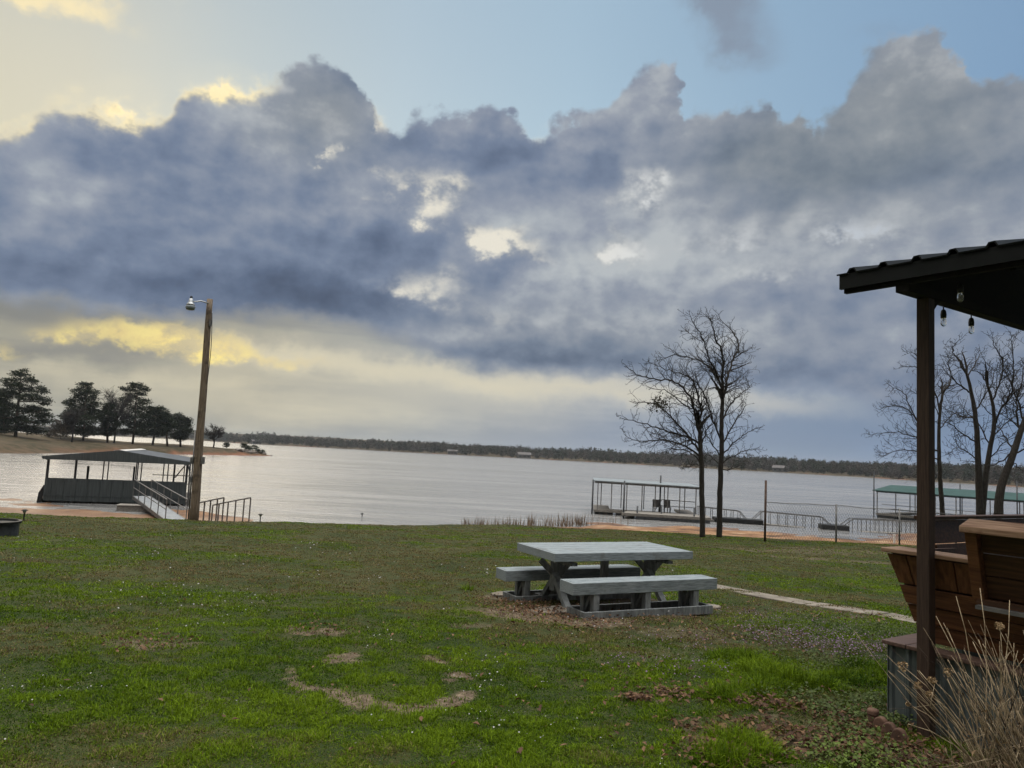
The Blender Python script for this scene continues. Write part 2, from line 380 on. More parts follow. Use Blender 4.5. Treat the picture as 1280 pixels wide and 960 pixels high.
# ------------------------------------------------------------------ mesh builder
class MB:
    def __init__(s): s.v = []; s.f = []
    def quadbox(s, P):
        """8 corners: bottom ring then top ring"""
        i = len(s.v); s.v += [tuple(p) for p in P]
        for q in ((0, 3, 2, 1), (4, 5, 6, 7), (0, 1, 5, 4), (1, 2, 6, 5), (2, 3, 7, 6), (3, 0, 4, 7)): s.f.append(tuple(i + k for k in q))
    def box(s, c, d, rz=0.0):
        cx, cy, cz = c; hx, hy, hz = d[0] / 2, d[1] / 2, d[2] / 2; co, si = math.cos(rz), math.sin(rz)
        P = []
        for z in (-hz, hz):
            for x, y in ((-hx, -hy), (hx, -hy), (hx, hy), (-hx, hy)):
                P.append((cx + x * co - y * si, cy + x * si + y * co, cz + z))
        s.quadbox(P)
    def beam(s, p, q, w, h, up=(0, 0, 1)):
        """square bar from p to q, w across, h along up"""
        p, q = Vector(p), Vector(q); d = (q - p).normalized(); up = Vector(up)
        x = d.cross(up)
        if x.length < 1e-4: x = d.cross(Vector((1, 0, 0)))
        x.normalize(); y = x.cross(d).normalized()
        P = []
        for e in (p, q):
            for a, b in ((-1, -1), (1, -1), (1, 1), (-1, 1)): P.append(e + x * (a * w / 2) + y * (b * h / 2))
        s.quadbox(P)
    def tube(s, pts, r, n=8, cap=True):
        pts = [Vector(p) for p in pts]
        if not isinstance(r, (list, tuple)): r = [r] * len(pts)
        i0 = len(s.v); ref = None
        for k, p in enumerate(pts):
            t = (pts[min(k + 1, len(pts) - 1)] - pts[max(k - 1, 0)])
            if t.length < 1e-9: t = Vector((0, 0, 1))
            t.normalize()
            if ref is None:
                ref = t.cross(Vector((0.31, 0.95, 0.1)))
                if ref.length < 0.1: ref = t.cross(Vector((1, 0, 0)))
            x = (ref - t * ref.dot(t)).normalized(); ref = x; y = t.cross(x)
            for j in range(n):
                a = 2 * PI * j / n
                w = p + (x * math.cos(a) + y * math.sin(a)) * r[k]
                s.v.append((w.x, w.y, w.z))
        for k in range(len(pts) - 1):
            for j in range(n):
                a = i0 + k * n + j; b = i0 + k * n + (j + 1) % n
                s.f.append((a, b, b + n, a + n))
        if cap:
            s.f.append(tuple(i0 + j for j in range(n))[::-1])
            s.f.append(tuple(i0 + (len(pts) - 1) * n + j for j in range(n)))
    def lathe(s, c, prof, n=16):
        """prof: (radius, z) pairs"""
        i0 = len(s.v)
        for r, z in prof:
            for j in range(n):
                a = 2 * PI * j / n; s.v.append((c[0] + r * math.cos(a), c[1] + r * math.sin(a), c[2] + z))
        for k in range(len(prof) - 1):
            for j in range(n):
                a = i0 + k * n + j; b = i0 + k * n + (j + 1) % n
                s.f.append((a, b, b + n, a + n))
        s.f.append(tuple(i0 + j for j in range(n))[::-1]); s.f.append(tuple(i0 + (len(prof) - 1) * n + j for j in range(n)))
    def face(s, P):
        i = len(s.v); s.v += [tuple(p) for p in P]; s.f.append(tuple(range(i, i + len(P))))
    def slab(s, P, t):
        """flat polygon P thickened by vector t"""
        t = Vector(t); i = len(s.v); n = len(P)
        s.v += [tuple(p) for p in P] + [tuple(Vector(p) + t) for p in P]
        s.f.append(tuple(range(i, i + n))[::-1]); s.f.append(tuple(range(i + n, i + 2 * n)))
        for k in range(n): s.f.append((i + k, i + (k + 1) % n, i + n + (k + 1) % n, i + n + k))
    def build(s, name, m, parent=None, smooth=False, bevel=0, off=None):
        root = parent
        o3 = Vector((0, 0, 0))
        q = parent
        while q is not None: o3 = o3 + Vector(q.location); q = q.parent
        if off is not None: o3 = Vector(off)
        me = bpy.data.meshes.new(name)
        me.from_pydata([(a - o3.x, b - o3.y, c - o3.z) for a, b, c in s.v], [], s.f)
        bm = bmesh.new(); bm.from_mesh(me); bmesh.ops.recalc_face_normals(bm, faces=bm.faces); bm.to_mesh(me); bm.free()
        me.materials.append(m if not isinstance(m, str) else M[m])
        if smooth: me.polygons.foreach_set('use_smooth', [True] * len(me.polygons))
        o = bpy.data.objects.new(name, me); COL.objects.link(o)
        if parent is not None: o.parent = parent
        if bevel:
            b = o.modifiers.new('bevel', 'BEVEL'); b.width = bevel; b.segments = 2; b.limit_method = 'ANGLE'
        return o

def npmesh(name, verts, faces, m, tint=None, parent=None, smooth=False, attr='tint'):
    """mesh from arrays; faces is (N,3) or (N,4)"""
    me = bpy.data.meshes.new(name)
    nv, nf, k = len(verts), len(faces), faces.shape[1]
    me.vertices.add(nv); me.vertices.foreach_set('co', np.ascontiguousarray(verts, np.float32).ravel())
    me.loops.add(nf * k); me.polygons.add(nf)
    me.loops.foreach_set('vertex_index', np.ascontiguousarray(faces, np.int32).ravel())
    me.polygons.foreach_set('loop_start', np.arange(0, nf * k, k, dtype=np.int32))
    if smooth: me.polygons.foreach_set('use_smooth', np.ones(nf, bool))
    me.update(calc_edges=True)
    if tint is not None:
        a = me.attributes.new(attr, 'FLOAT_COLOR', 'POINT')
        c = np.ones((nv, 4), np.float32); c[:, :3] = tint
        a.data.foreach_set('color', c.ravel())
    me.materials.append(M[m] if isinstance(m, str) else m)
    o = bpy.data.objects.new(name, me); COL.objects.link(o)
    if parent is not None: o.parent = parent
    return o

def tag(o, label=None, cat=None, group=None, kind=None):
    if label: o['label'] = label
    if cat: o['category'] = cat
    if group: o['group'] = group
    if kind: o['kind'] = kind
    return o

def empty(name, loc, label, cat, group=None):
    o = bpy.data.objects.new(name, None); COL.objects.link(o); o.location = loc; o.empty_display_size = 0.2
    return tag(o, label, cat, group)

def copy_tree(o, parent=None):
    c = o.copy(); COL.objects.link(c)
    if parent is not None: c.parent = parent
    for ch in list(o.children): copy_tree(ch, c)
    return c

# ------------------------------------------------------------------ the lie of the land
WATER = -2.5
def shore_line(x):      # where the lake starts, straight ahead in y
    return np.interp(x, [-60, -30, -22, -15, -10, -3, 2, 6, 14, 20, 28, 40, 70], [46, 43.5, 43, 40, 37.5, 37.5, 43.5, 48, 48.5, 45.5, 51, 54, 60])
def lawn_edge(x):       # where the mown lawn ends
    return np.interp(x, [-60, -30, -15, -10, -4, 0, 4, 8, 12, 20, 40, 70], [24, 23.5, 24, 25, 28, 32.5, 32.8, 31.6, 30.8, 31.8, 36, 40])
def bank_pow(x):
    return np.interp(x, [-12, -4, 1, 8], [3.6, 3.0, 1.6, 1.25])

def shore_far(azd):
    return np.interp(azd, [-80, -36, -22.6, -20, -17, -9, 0, 14, 26, 35, 80], [900, 1150, 1050, 820, 760, 690, 640, 560, 490, 430, 420])

PEN = np.array([(-420, 80), (-118, 96), (-84, 112), (-80, 128), (-82, 145), (-77, 165), (-74, 182), (-69, 196), (-63, 205), (-66, 210), (-80, 216), (-110, 222), (-420, 300)], float)
def pen_dist(x, y):
    """distance inside (positive) or outside the point of land"""
    d = np.full(x.shape, 1e9); inside = np.zeros(x.shape, bool); n = len(PEN)
    for i in range(n):
        ax, ay = PEN[i]; bx, by = PEN[(i + 1) % n]
        ex, ey = bx - ax, by - ay
        t = np.clip(((x - ax) * ex + (y - ay) * ey) / (ex * ex + ey * ey), 0, 1)
        d = np.minimum(d, np.hypot(x - ax - t * ex, y - ay - t * ey))
        c = ((ay > y) != (by > y)) & (x < ex * (y - ay) / (ey + 1e-12) + ax)
        inside ^= c
    return np.where(inside, d, -d)

def ground_z(x, y, bumps=True):
    x = np.asarray(x, float); y = np.asarray(y, float)
    E = lawn_edge(x) + (fbm(x * .35, x * 0 + 3.3, 5, 3) - .5) * 1.6
    S = np.maximum(shore_line(x) + (fbm(x * .22, x * 0 + 8.1, 9, 3) - .5) * 2.4, E + 4)
    yard = -0.045 * np.maximum(y - 1.0, 0)
    zE = -0.045 * (E - 1.0)
    t = np.clip((y - E) / (S - E), 0, 1)
    bank = WATER - (zE - 0) * 0 + (zE - WATER) * np.power(1 - t, bank_pow(x))
    z = np.where(y < E, yard, bank)
    lake = WATER - np.minimum((y - S) * 0.06, 2.0)
    z = np.where(y > S, lake, z)
    if bumps:
        near = 1 - sstep(y, 26, 60)
        z = z + near * ((fbm(x * .5, y * .5, 21, 3) - .5) * .10 + (fbm(x * 2.2, y * 2.2, 22, 2) - .5) * .035)
        z = z + (sstep(y, 36, 40) * (1 - sstep(y, 52, 58))) * (fbm(x * .35, y * .7, 31, 3) - .5) * .42
    r = np.hypot(x, y); az = np.degrees(np.arctan2(x, y))
    pd = pen_dist(x, y) + (fbm(x * .05, y * .05, 41, 4) - .5) * 9
    taper = np.interp(y, [100, 150, 175, 192, 206], [1, 1, .75, .55, .35])
    pz = WATER + np.clip(np.minimum(pd * .30, 1.0 + pd * .075), -1.0, 3.4 * taper + 0.2) + sstep(pd, 4, 14) * (fbm(x * .08, y * .08, 43, 3) - .5) * .9
    z = np.where((pd > -3) & (y > 70), np.maximum(z, pz), z)
    fd = r - shore_far(az) - (fbm(az * .35, az * 0 + 2, 51, 4) - .5) * 60
    fz = WATER + np.clip(fd * .05, -1, 2.5) + np.clip((fd - 40) * .030, 0, 9) * (.5 + fbm(az * .12, r * .004, 53, 3)) 
    z = np.where((fd > -20) & (y > 0), np.maximum(z, fz), z)
    return z

def gz(x, y): return float(ground_z(np.array([x]), np.array([y]))[0])
def on_ground(px, py, y0=10.0):
    """ground point under a photo pixel"""
    v = ray(px, py)
    ks = np.arange(1.5, 60.0, 0.03)
    hit = np.nonzero(EYE + v.z / v.y * ks < ground_z(v.x / v.y * ks, ks))[0]
    k = float(ks[hit[0]]) if len(hit) else 60.0
    return Vector((v.x / v.y * k, k, gz(v.x / v.y * k, k)))

# worn and bare places in the lawn
BARE = []
def bare(px, py, rad, amt=1.0, el=1.0): 
    p = on_ground(px, py); BARE.append((p.x, p.y, rad, amt, el))
for a in [(368,838,.10),(362,848,.10),(375,856,.12),(390,862,.14),(407,866,.15),(425,871,.16),(442,876,.16),(460,880,.15),(478,884,.14),(497,887,.16),(515,887,.16),(533,885,.15),(552,881,.14),(568,877,.15),(582,871,.14),(588,866,.10),
          (420,822,.16),(432,818,.13),(415,828,.10),(438,826,.08),(540,824,.13),(550,828,.10),(578,846,.14),(565,852,.10)]:
    bare(*a)
for a in [(378,789,.16,.8,2.5),(410,790,.15,.8,2.5),(600,783,.15,.5,3),(185,806,.28,.55,2),(680,772,.60,1.0,1.5),(645,765,.5,.85,1.5),(730,776,.55,1.0,1.5),(640,748,.45,.7,1.5),(790,755,.8,1.0,1.6),(730,745,.6,1.0,1.6),(800,765,.5,.7,2),(850,790,.4,.4,2),
          (900,925,.3,.7,1.3),(960,905,.25,.5,1),(1000,930,.3,.7,1),(950,955,.3,.6,1),(1080,905,.25,.9,1),(1110,935,.25,.8,1),(1040,915,.25,.6,1),(870,915,.25,.5,1),(800,875,.2,.5,1.5),(1000,690,1.2,.5,3),(1080,690,1.2,.6,3),(1040,700,1.0,.5,3),(1140,950,.4,.9,1)]:
    bare(*a)
def bare_field(x, y):
    w = fbm(x * 6, y * 6, 61, 3) - .5; w2 = fbm(x * 6 + 50, y * 6, 63, 3) - .5
    t = np.zeros(x.shape)
    for bx, by, r, amt, el in BARE:
        q = np.hypot((x + w * .20 - bx) / el, y + w2 * .26 - by) / (r * .86)
        t = np.maximum(t, amt * (1 - sstep(q, .55, 1.15)))
    return t
def dry_field(x, y):
    """0 lush green, 1 straw coloured winter turf"""
    n = fbm(x * .45 + 3, y * .7, 71, 5); n2 = fbm(x * 1.7, y * 1.7, 75, 4)
    base = np.interp(y, [3, 6, 8.5, 11, 15, 20, 30], [.04, .12, .34, .56, .68, .76, .70])
    right = sstep(x, .6, 2.4) * (1 - sstep(y, 9, 13)) * .22
    return np.clip(base + right + (n - .5) * 1.9 + (n2 - .5) * 1.2, 0, 1)

# ------------------------------------------------------------------ ground sheet
def make_ground():
    rad = [0.4]
    while rad[-1] < 4200: rad.append(rad[-1] * 1.0125)
    rad = np.array(rad)
    ang = np.concatenate([np.arange(-50, 50, .22), np.arange(50, 310, 4.0)])
    ang = np.radians(ang); na, nr = len(ang), len(rad)
    A, Rr = np.meshgrid(ang, rad)
    x = (Rr * np.sin(A)).ravel(); y = (Rr * np.cos(A)).ravel()
    z = ground_z(x, y)
    idx = np.arange(nr * na).reshape(nr, na)
    a = idx[:-1, :]; b = np.roll(idx, -1, 1)[:-1, :]; c = np.roll(idx, -1, 1)[1:, :]; d = idx[1:, :]
    faces = np.stack([a.ravel(), d.ravel(), c.ravel(), b.ravel()], 1)
    bare_m = bare_field(x, y) * (y < 35)
    E = lawn_edge(x); S = shore_line(x)
    w = (fbm(x * .6, y * .6, 81, 4) - .5)
    off = np.where(x > 2, 1.5, 1.0)
    sand = sstep(y + w * 5, E + off, E + off + 2.5) * (y < 80)
    r = np.hypot(x, y); pd = pen_dist(x, y) + (fbm(x * .05, y * .05, 41, 4) - .5) * 9
    redbank = np.where((y > 70) & (pd > -4), 1 - sstep(pd + (fbm(x * .12, y * .12, 83, 3) - .5) * 8, 0.6, 2.6), 0) * np.interp(y, [105, 140, 165, 190], [.1, .25, .8, 1])
    far = ((y > 62) & (r > 80)).astype(float)
    # red earth on a few stretches of the far shore
    az = np.degrees(np.arctan2(x, y)); fd = r - shore_far(az) - (fbm(az * .35, az * 0 + 2, 51, 4) - .5) * 60
    farbank = ((fd > -15) & (fd < 9) & (r > 300)) * (sstep(fbm(az * .8, az * 0, 91, 3), .66, .72)) * .6
    tint = np.stack([np.clip(sand + redbank + farbank, 0, 1), bare_m, far], 1)
    m, nt, p = new_mat('ground')
    tc = nt.nodes.new('ShaderNodeTexCoord'); P = tc.outputs['Object']
    at_ = nt.nodes.new('ShaderNodeAttribute'); at_.attribute_name = 'tint'
    sp = nt.nodes.new('ShaderNodeSeparateColor'); nt.links.new(at_.outputs['Color'], sp.inputs[0])
    fs, fb, ff = (X(sp.outputs[i]) for i in range(3))
    n1 = noise(P, .7, 6, .6); n2 = noise(P, 9, 6, .65); n3 = noise(P, 60, 4, .7)
    turf = ramp((n1 * .35 + n2 * .35 + n3 * .3), [(.36, (.008, .016, .002, 1)), (.47, (.020, .032, .005, 1)), (.56, (.045, .047, .014, 1)), (.66, (.09, .075, .035, 1))])
    soil = ramp((n2 * .5 + n3 * .5), [(.36, (.040, .028, .018, 1)), (.5, (.090, .064, .042, 1)), (.62, (.19, .145, .10, 1))])
    col = mixc((fb * 1.2).clamp(), turf, soil)
    straw = ramp((n1 * .6 + noise(P, .12, 5, .6) * .4), [(.40, (.032, .029, .014, 1)), (.5, (.060, .045, .025, 1)), (.60, (.085, .060, .037, 1))])
    col = mixc(ff, col, straw)
    sandn = noise(P, .5, 7, .62); sandf = noise(P, 14, 5, .65)
    sand_c = ramp((sandn * .65 + sandf * .35), [(.39, (.055, .036, .024, 1)), (.46, (.15, .078, .042, 1)), (.53, (.23, .128, .066, 1)), (.62, (.33, .225, .14, 1))])
    sepz = nt.nodes.new('ShaderNodeSeparateXYZ'); nt.links.new(P, sepz.inputs[0]); zz = X(sepz.outputs[2])
    wet = 1.0 - smooth(zz, WATER + .01, WATER + .22)
    sand_c = mixc(wet * .55 * (1.0 - ff), sand_c, (.10, .050, .030, 1))
    sand_c = mixc(ff * .75, sand_c, (.15, .058, .032, 1))
    col = mixc(fs, col, sand_c)
    nt.links.new(col, p.inputs['Base Color'])
    nt.links.new((0.95 - wet * fs * .45).s, p.inputs['Roughness']); p.inputs['Specular IOR Level'].default_value = .2
    bn = nt.nodes.new('ShaderNodeBump'); bn.inputs['Strength'].default_value = .7; bn.inputs['Distance'].default_value = .03
    nt.links.new((n2 * .6 + n3 * .4).s, bn.inputs['Height']); nt.links.new(bn.outputs[0], p.inputs['Normal'])
    o = npmesh('ground', np.stack([x, y, z], 1), faces, m, tint, smooth=True)
    tag(o, kind='structure')

def make_lake():
    m, nt, p = new_mat('lake water')
    tc = nt.nodes.new('ShaderNodeTexCoord'); P = tc.outputs['Object']
    vm = nt.nodes.new('ShaderNodeVectorMath'); vm.operation = 'MULTIPLY'; vm.inputs[1].default_value = (.38, 1.0, 1)
    nt.links.new(P, vm.inputs[0])
    w1 = noise(vm.outputs[0], .55, 4, .55, dist=.6); w2 = noise(vm.outputs[0], 2.1, 4, .6, dist=.4); w3 = noise(vm.outputs[0], .035, 4, .6)
    h = w1 * .85 + w2 * .26
    # gusts: patches of rougher and calmer water
    vq = nt.nodes.new('ShaderNodeVectorMath'); vq.operation = 'MULTIPLY'; vq.inputs[1].default_value = (.05, .30, 1)
    nt.links.new(P, vq.inputs[0])
    w4 = noise(vq.outputs[0], 1.0, 6, .62, dist=.8)
    st = (.06 + smooth(w3, .3, .7) * .45 + smooth(w4, .40, .66) * 1.1).clamp()
    bn = nt.nodes.new('ShaderNodeBump'); bn.inputs['Distance'].default_value = .7
    nt.links.new(st.s, bn.inputs['Strength']); nt.links.new(h.s, bn.inputs['Height']); nt.links.new(bn.outputs[0], p.inputs['Normal'])
    col = ramp(w3 * .35 + w4 * .65, [(.38, (.150, .146, .142, 1)), (.62, (.25, .242, .236, 1))])
    nt.links.new(col, p.inputs['Base Color'])
    p.inputs['Roughness'].default_value = .16; p.inputs['IOR'].default_value = 1.33; p.inputs['Specular IOR Level'].default_value = .5
    rad = np.array([4.0 * 1.09 ** k for k in range(80)]); rad = rad[rad < 3800]
    ang = np.radians(np.arange(0, 360, 3.0)); A, Rr = np.meshgrid(ang, rad)
    x = (Rr * np.sin(A)).ravel(); y = (Rr * np.cos(A)).ravel() + 20
    nr, na = len(rad), len(ang); idx = np.arange(nr * na).reshape(nr, na)
    a = idx[:-1]; b = np.roll(idx, -1, 1)[:-1]; c = np.roll(idx, -1, 1)[1:]; d = idx[1:]
    f = np.stack([a.ravel(), d.ravel(), c.ravel(), b.ravel()], 1)
    o = npmesh('lake', np.stack([x, y, np.full(x.shape, WATER)], 1), f, m, smooth=True)
    tag(o, kind='structure')

make_ground(); make_lake()

# ------------------------------------------------------------------ lawn
def blades(n, r0, r1, az0, az1, hgt, wid, keep, tintf, seed, lean=.6, segs=True):
    g = np.random.default_rng(seed)
    r = np.exp(g.uniform(np.log(r0), np.log(r1), n)); a = np.radians(g.uniform(az0, az1, n))
    x = r * np.sin(a); y = r * np.cos(a)
    return blade_mesh(x, y, g, hgt, wid, keep, tintf, lean)

def blade_mesh(x, y, g, hgt, wid, keep, tintf, lean):
    k = keep(x, y, g); x = x[k]; y = y[k]; n = len(x)
    z = ground_z(x, y) - .004
    h = hgt(x, y, g); w = wid(x, y, g)
    th = g.uniform(0, 2 * PI, n); ln = g.normal(0, lean, n)
    dxn, dyn = np.cos(th), np.sin(th); sx, sy = -dyn, dxn
    tint = tintf(x, y, g)
    V = np.empty((n, 5, 3), np.float32)
    for i, (t, ww) in enumerate(((0, 1), (0, -1), (.55, .8), (.55, -.8), (1, 0))):
        bend = ln * h * t * t; up = h * t * (1 - .22 * np.abs(ln) * t)
        V[:, i, 0] = x + dxn * bend + sx * w * ww / 2; V[:, i, 1] = y + dyn * bend + sy * w * ww / 2; V[:, i, 2] = z + np.maximum(up, .15 * h * t)
    b = (np.arange(n) * 5)[:, None]
    F = np.concatenate([b + np.array([[0, 1, 3]]), b + np.array([[0, 3, 2]]), b + np.array([[2, 3, 4]])], 0)
    T = np.repeat(tint[:, None, :], 5, 1)
    return V.reshape(-1, 3), F, T.reshape(-1, 3)

def lerp3(a, b, t): return np.array(a)[None] * (1 - t[:, None]) + np.array(b)[None] * t[:, None]

def on_lawn(x, y): return y < lawn_edge(x) + 1.2 + (fbm(x * .6, y * .6, 81, 4) - .5) * 3
TALL = []
for px, py, rad, hh in [(920,825,.34,.13),(950,840,.30,.13),(985,852,.34,.15),(1020,858,.3,.12),(1060,850,.3,.10),(1095,850,.25,.10),(905,872,.25,.12),(940,868,.22,.13),(920,930,.24,.14),(945,945,.22,.13),(905,955,.22,.12),(585,737,.14,.12),(1080,835,.3,.09),(960,860,.3,.11)]:
    q = on_ground(px, py); TALL.append((q.x, q.y, rad, hh))
def tall_field(x, y):
    t = np.zeros(x.shape)
    for bx, by, r, hh in TALL: t = np.maximum(t, hh * (1 - sstep(np.hypot(x - bx, y - by) / r, .3, 1.1)))
    return t
def purple_zone(x, y):
    return (1 - sstep(np.hypot((x - PZ.x) / 1.25, (y - PZ.y) / 1.35), .45, 1.15))
PZ = on_ground(1030, 800)

def lawn_keep(x, y, g):
    b = bare_field(x, y)
    clump = fbm(x * 9, y * 9, 101, 3)
    return on_lawn(x, y) & (g.random(len(x)) > b * .84) & (g.random(len(x)) < .60 + 1.2 * sstep(clump, .28, .58))
def lawn_h(x, y, g):
    d = dry_field(x, y)
    clump = fbm(x * 6, y * 6, 103, 3)
    return (.012 + .025 * sstep(clump, .25, .75)) * g.uniform(.55, 1.35, len(x)) * (1 - .30 * d) + tall_field(x, y) * g.uniform(.3, 1.1, len(x))
def lawn_w(x, y, g):
    r = np.hypot(x, y)
    return (.0032 + .00052 * r + .000012 * r * r) * g.uniform(.7, 1.3, len(x))
def lawn_t(x, y, g):
    n = len(x); d = dry_field(x, y) + g.normal(0, .20, n); tf = tall_field(x, y)
    d = np.clip(d - tf * 8, 0, 1); cl = fbm(x * 6, y * 6, 103, 3)
    hue = fbm(x * 1.1, y * 1.1, 107, 3)
    green = lerp3((.020, .052, .002), (.128, .192, .007), np.clip(.10 + .45 * sstep(hue, .25, .75) + .45 * sstep(cl, .30, .70) + g.normal(0, .25, n), 0, 1))
    straw = lerp3((.060, .046, .018), (.195, .150, .072), g.random(n))
    t = lerp3((0, 0, 0), (1, 1, 1), sstep(d, .45, .85))
    c = green * (1 - t) + straw * t
    c = c * (1 - .35 * purple_zone(x, y)[:, None])
    return c * g.uniform(.55, 1.45, n)[:, None]

V, F, T = blades(int(1500000 * DENS), 2.6, 36.0, -43, 43, lawn_h, lawn_w, lawn_keep, lawn_t, 5, lean=1.15)
tag(npmesh('grass', V, F, 'grass', T), 'short patchy lawn of green and straw coloured grass', 'grass', kind='stuff')

def quads(cx, cy, cz, size, g, flat=.5, tint=None, asp=.6, fold=.35):
    """small curled leaf shapes: two triangles folded on the midrib"""
    n = len(cx)
    th = g.uniform(0, 2 * PI, n); d1 = np.stack([np.cos(th), np.sin(th), g.normal(0, flat, n)], 1); d1 /= np.linalg.norm(d1, axis=1)[:, None]
    up = np.stack([g.normal(0, flat, n), g.normal(0, flat, n), np.ones(n)], 1)
    d2 = np.cross(up, d1); d2 /= np.linalg.norm(d2, axis=1)[:, None]; nn = np.cross(d1, d2)
    C = np.stack([cx, cy, cz], 1); s = size[:, None]
    f = g.uniform(0, fold, n)[:, None]
    V = np.stack([C - d1 * s * .5, C + d2 * s * asp * .5 + nn * s * f * .5, C + d1 * s * .5, C - d2 * s * asp * .5 + nn * s * f * .5], 1)
    b = (np.arange(n) * 4)[:, None]
    F = np.concatenate([b + np.array([[0, 1, 2]]), b + np.array([[0, 2, 3]])], 0)
    return V.reshape(-1, 3), F, np.repeat(tint[:, None, :], 4, 1).reshape(-1, 3)

def scatter(n, g, zones):
    xs, ys = [], []
    tot = sum(z[3] for z in zones)
    for px, py, rad, wgt in zones:
        q = on_ground(px, py); k = int(n * wgt / tot)
        rr = rad * np.sqrt(np.abs(g.normal(0, .6, k))); t = g.uniform(0, 2 * PI, k)
        xs.append(q.x + rr * np.cos(t) * 1.3); ys.append(q.y + rr * np.sin(t))
    return np.concatenate(xs), np.concatenate(ys)

def make_litter():
    g = np.random.default_rng(31)
    x, y = scatter(4600, g, [(680,765,.55,5),(655,760,.5,3),(715,780,.5,3),(640,752,.5,2),(760,770,.9,3),(850,785,.8,1.5),(890,915,.22,2),(905,945,.25,3),(965,885,.2,1.5),(960,915,.25,2),(1005,935,.28,4),(1060,900,.3,2.5),(1090,925,.3,3),(1120,950,.35,4),
                     (795,876,.10,1.6),(840,870,.12,1.2),(900,870,.5,1.5),(940,800,.8,1.5),(1060,770,.6,1.2),(1000,690,1.6,2),(1090,690,1.6,3),(180,806,.35,1.4),(400,790,.3,.8),(600,800,1.0,.8),(640,850,1.6,.5),(870,880,1.2,2),(900,760,1.2,1.5)])
    x2 = g.uniform(-5, 7, 420); y2 = g.uniform(3.4, 16, 420)
    x = np.concatenate([x, x2]); y = np.concatenate([y, y2])
    z = ground_z(x, y) + .018 + g.uniform(0, .03, len(x))
    col = lerp3((.05, .022, .013), (.22, .125, .065), g.random(len(x)) ** 1.8)
    V, F, T = quads(x, y, z, g.uniform(.022, .060, len(x)), g, .42, col, .6, .6)
    tag(npmesh('leaf_litter', V, F, 'leaf', T), 'brown dead oak leaves strewn over the lawn', 'dead leaves', kind='stuff')

def make_flowers():
    g = np.random.default_rng(33)
    # pale specks over the left of the lawn, lilac henbit on the right
    n = 4600
    r = np.exp(g.uniform(np.log(3.5), np.log(20), n)); a = np.radians(g.uniform(-36, 14, n)); x = r * np.sin(a); y = r * np.cos(a)
    k = g.random(n) < sstep(fbm(x * .9, y * .9, 121, 4), .46, .72) * .9 * np.interp(y, [4, 9, 13, 20], [.45, .8, 1, .5])
    x, y = x[k], y[k]
    c1 = lerp3((.26, .25, .27), (.50, .48, .47), g.random(len(x)))
    s1 = g.uniform(.007, .016, len(x)) * np.interp(y, [4, 16], [.8, 2.7])
    x3, y3 = scatter(2600, g, [(1030,800,.9,5),(980,800,.7,2),(1070,815,.6,3),(1000,775,.9,2),(840,835,.5,1),(860,810,.5,.7),(920,770,1.0,1)])
    c3 = lerp3((.13, .07, .14), (.29, .19, .29), g.random(len(x3)))
    s3 = g.uniform(.010, .022, len(x3))
    X_, Y_ = np.concatenate([x, x3]), np.concatenate([y, y3])
    Z = ground_z(X_, Y_) + g.uniform(.03, .075, len(X_))
    V, F, T = quads(X_, Y_, Z, np.concatenate([s1, s3]), g, .5, np.concatenate([c1, c3]), .9, .3)
    tag(npmesh('wildflowers', V, F, 'leaf', T), 'tiny white and lilac wildflowers dotted through the lawn', 'wildflowers', kind='stuff')

def make_weeds():
    g = np.random.default_rng(35)
    x, y = scatter(9000, g, [(1060,900,.25,2),(1090,950,.28,3),(1040,885,.25,2),(1100,880,.2,1.5),(1110,905,.14,1),(1070,925,.25,2),(970,870,.3,1.5),(1020,830,.5,2),(1050,790,.8,2),(940,800,.6,1.5),(850,830,.4,1),(1090,790,.4,1.5),(1040,950,.25,1),(1030,780,.6,1.5)])
    k = g.random(len(x)) < .45 + 1.4 * (fbm(x * 6, y * 6, 131, 3) - .35)
    x, y = x[k], y[k]
    z = ground_z(x, y) + g.uniform(.005, .075, len(x))
    near = np.interp(y, [4.2, 5.6], [1, .35])
    col = lerp3((.040, .050, .022), (.15, .22, .030), np.clip(near * g.uniform(.35, 1.1, len(x)), 0, 1))
    V, F, T = quads(x, y, z, g.uniform(.014, .034, len(x)), g, .5, col, .85, .3)
    tag(npmesh('clover', V, F, 'leaf', T), 'low round leaved weeds and clover between the grass', 'weeds', kind='stuff')

def make_reeds():
    g = np.random.default_rng(37)
    n = 700
    px = np.concatenate([g.uniform(562, 600, 160), g.uniform(600, 735, 260), g.uniform(735, 800, 25), g.uniform(620, 740, 255)])[:n]
    P = [on_ground(a, 657 - (a - 640) * -.01) for a in np.linspace(560, 800, 25)]
    xs = np.interp(px, np.linspace(560, 800, 25), [q.x for q in P]); 
    ys = shore_line(xs) + g.normal(-.6, .7, n)
    V, F, T = blade_mesh(xs, ys, g, lambda x, y, g: g.uniform(.35, 1.0, len(x)), lambda x, y, g: g.uniform(.02, .035, len(x)), lambda x, y, g: np.ones(len(x), bool),
                         lambda x, y, g: lerp3((.055, .035, .022), (.20, .14, .09), g.random(len(x))), .35)
    V[:, 2] = np.maximum(V[:, 2], WATER - .3)
    tag(npmesh('reeds', V, F, 'leaf', T), 'thin dead reeds along the sandy waterline', 'reeds', kind='stuff')

make_litter(); make_flowers(); make_weeds(); make_reeds()

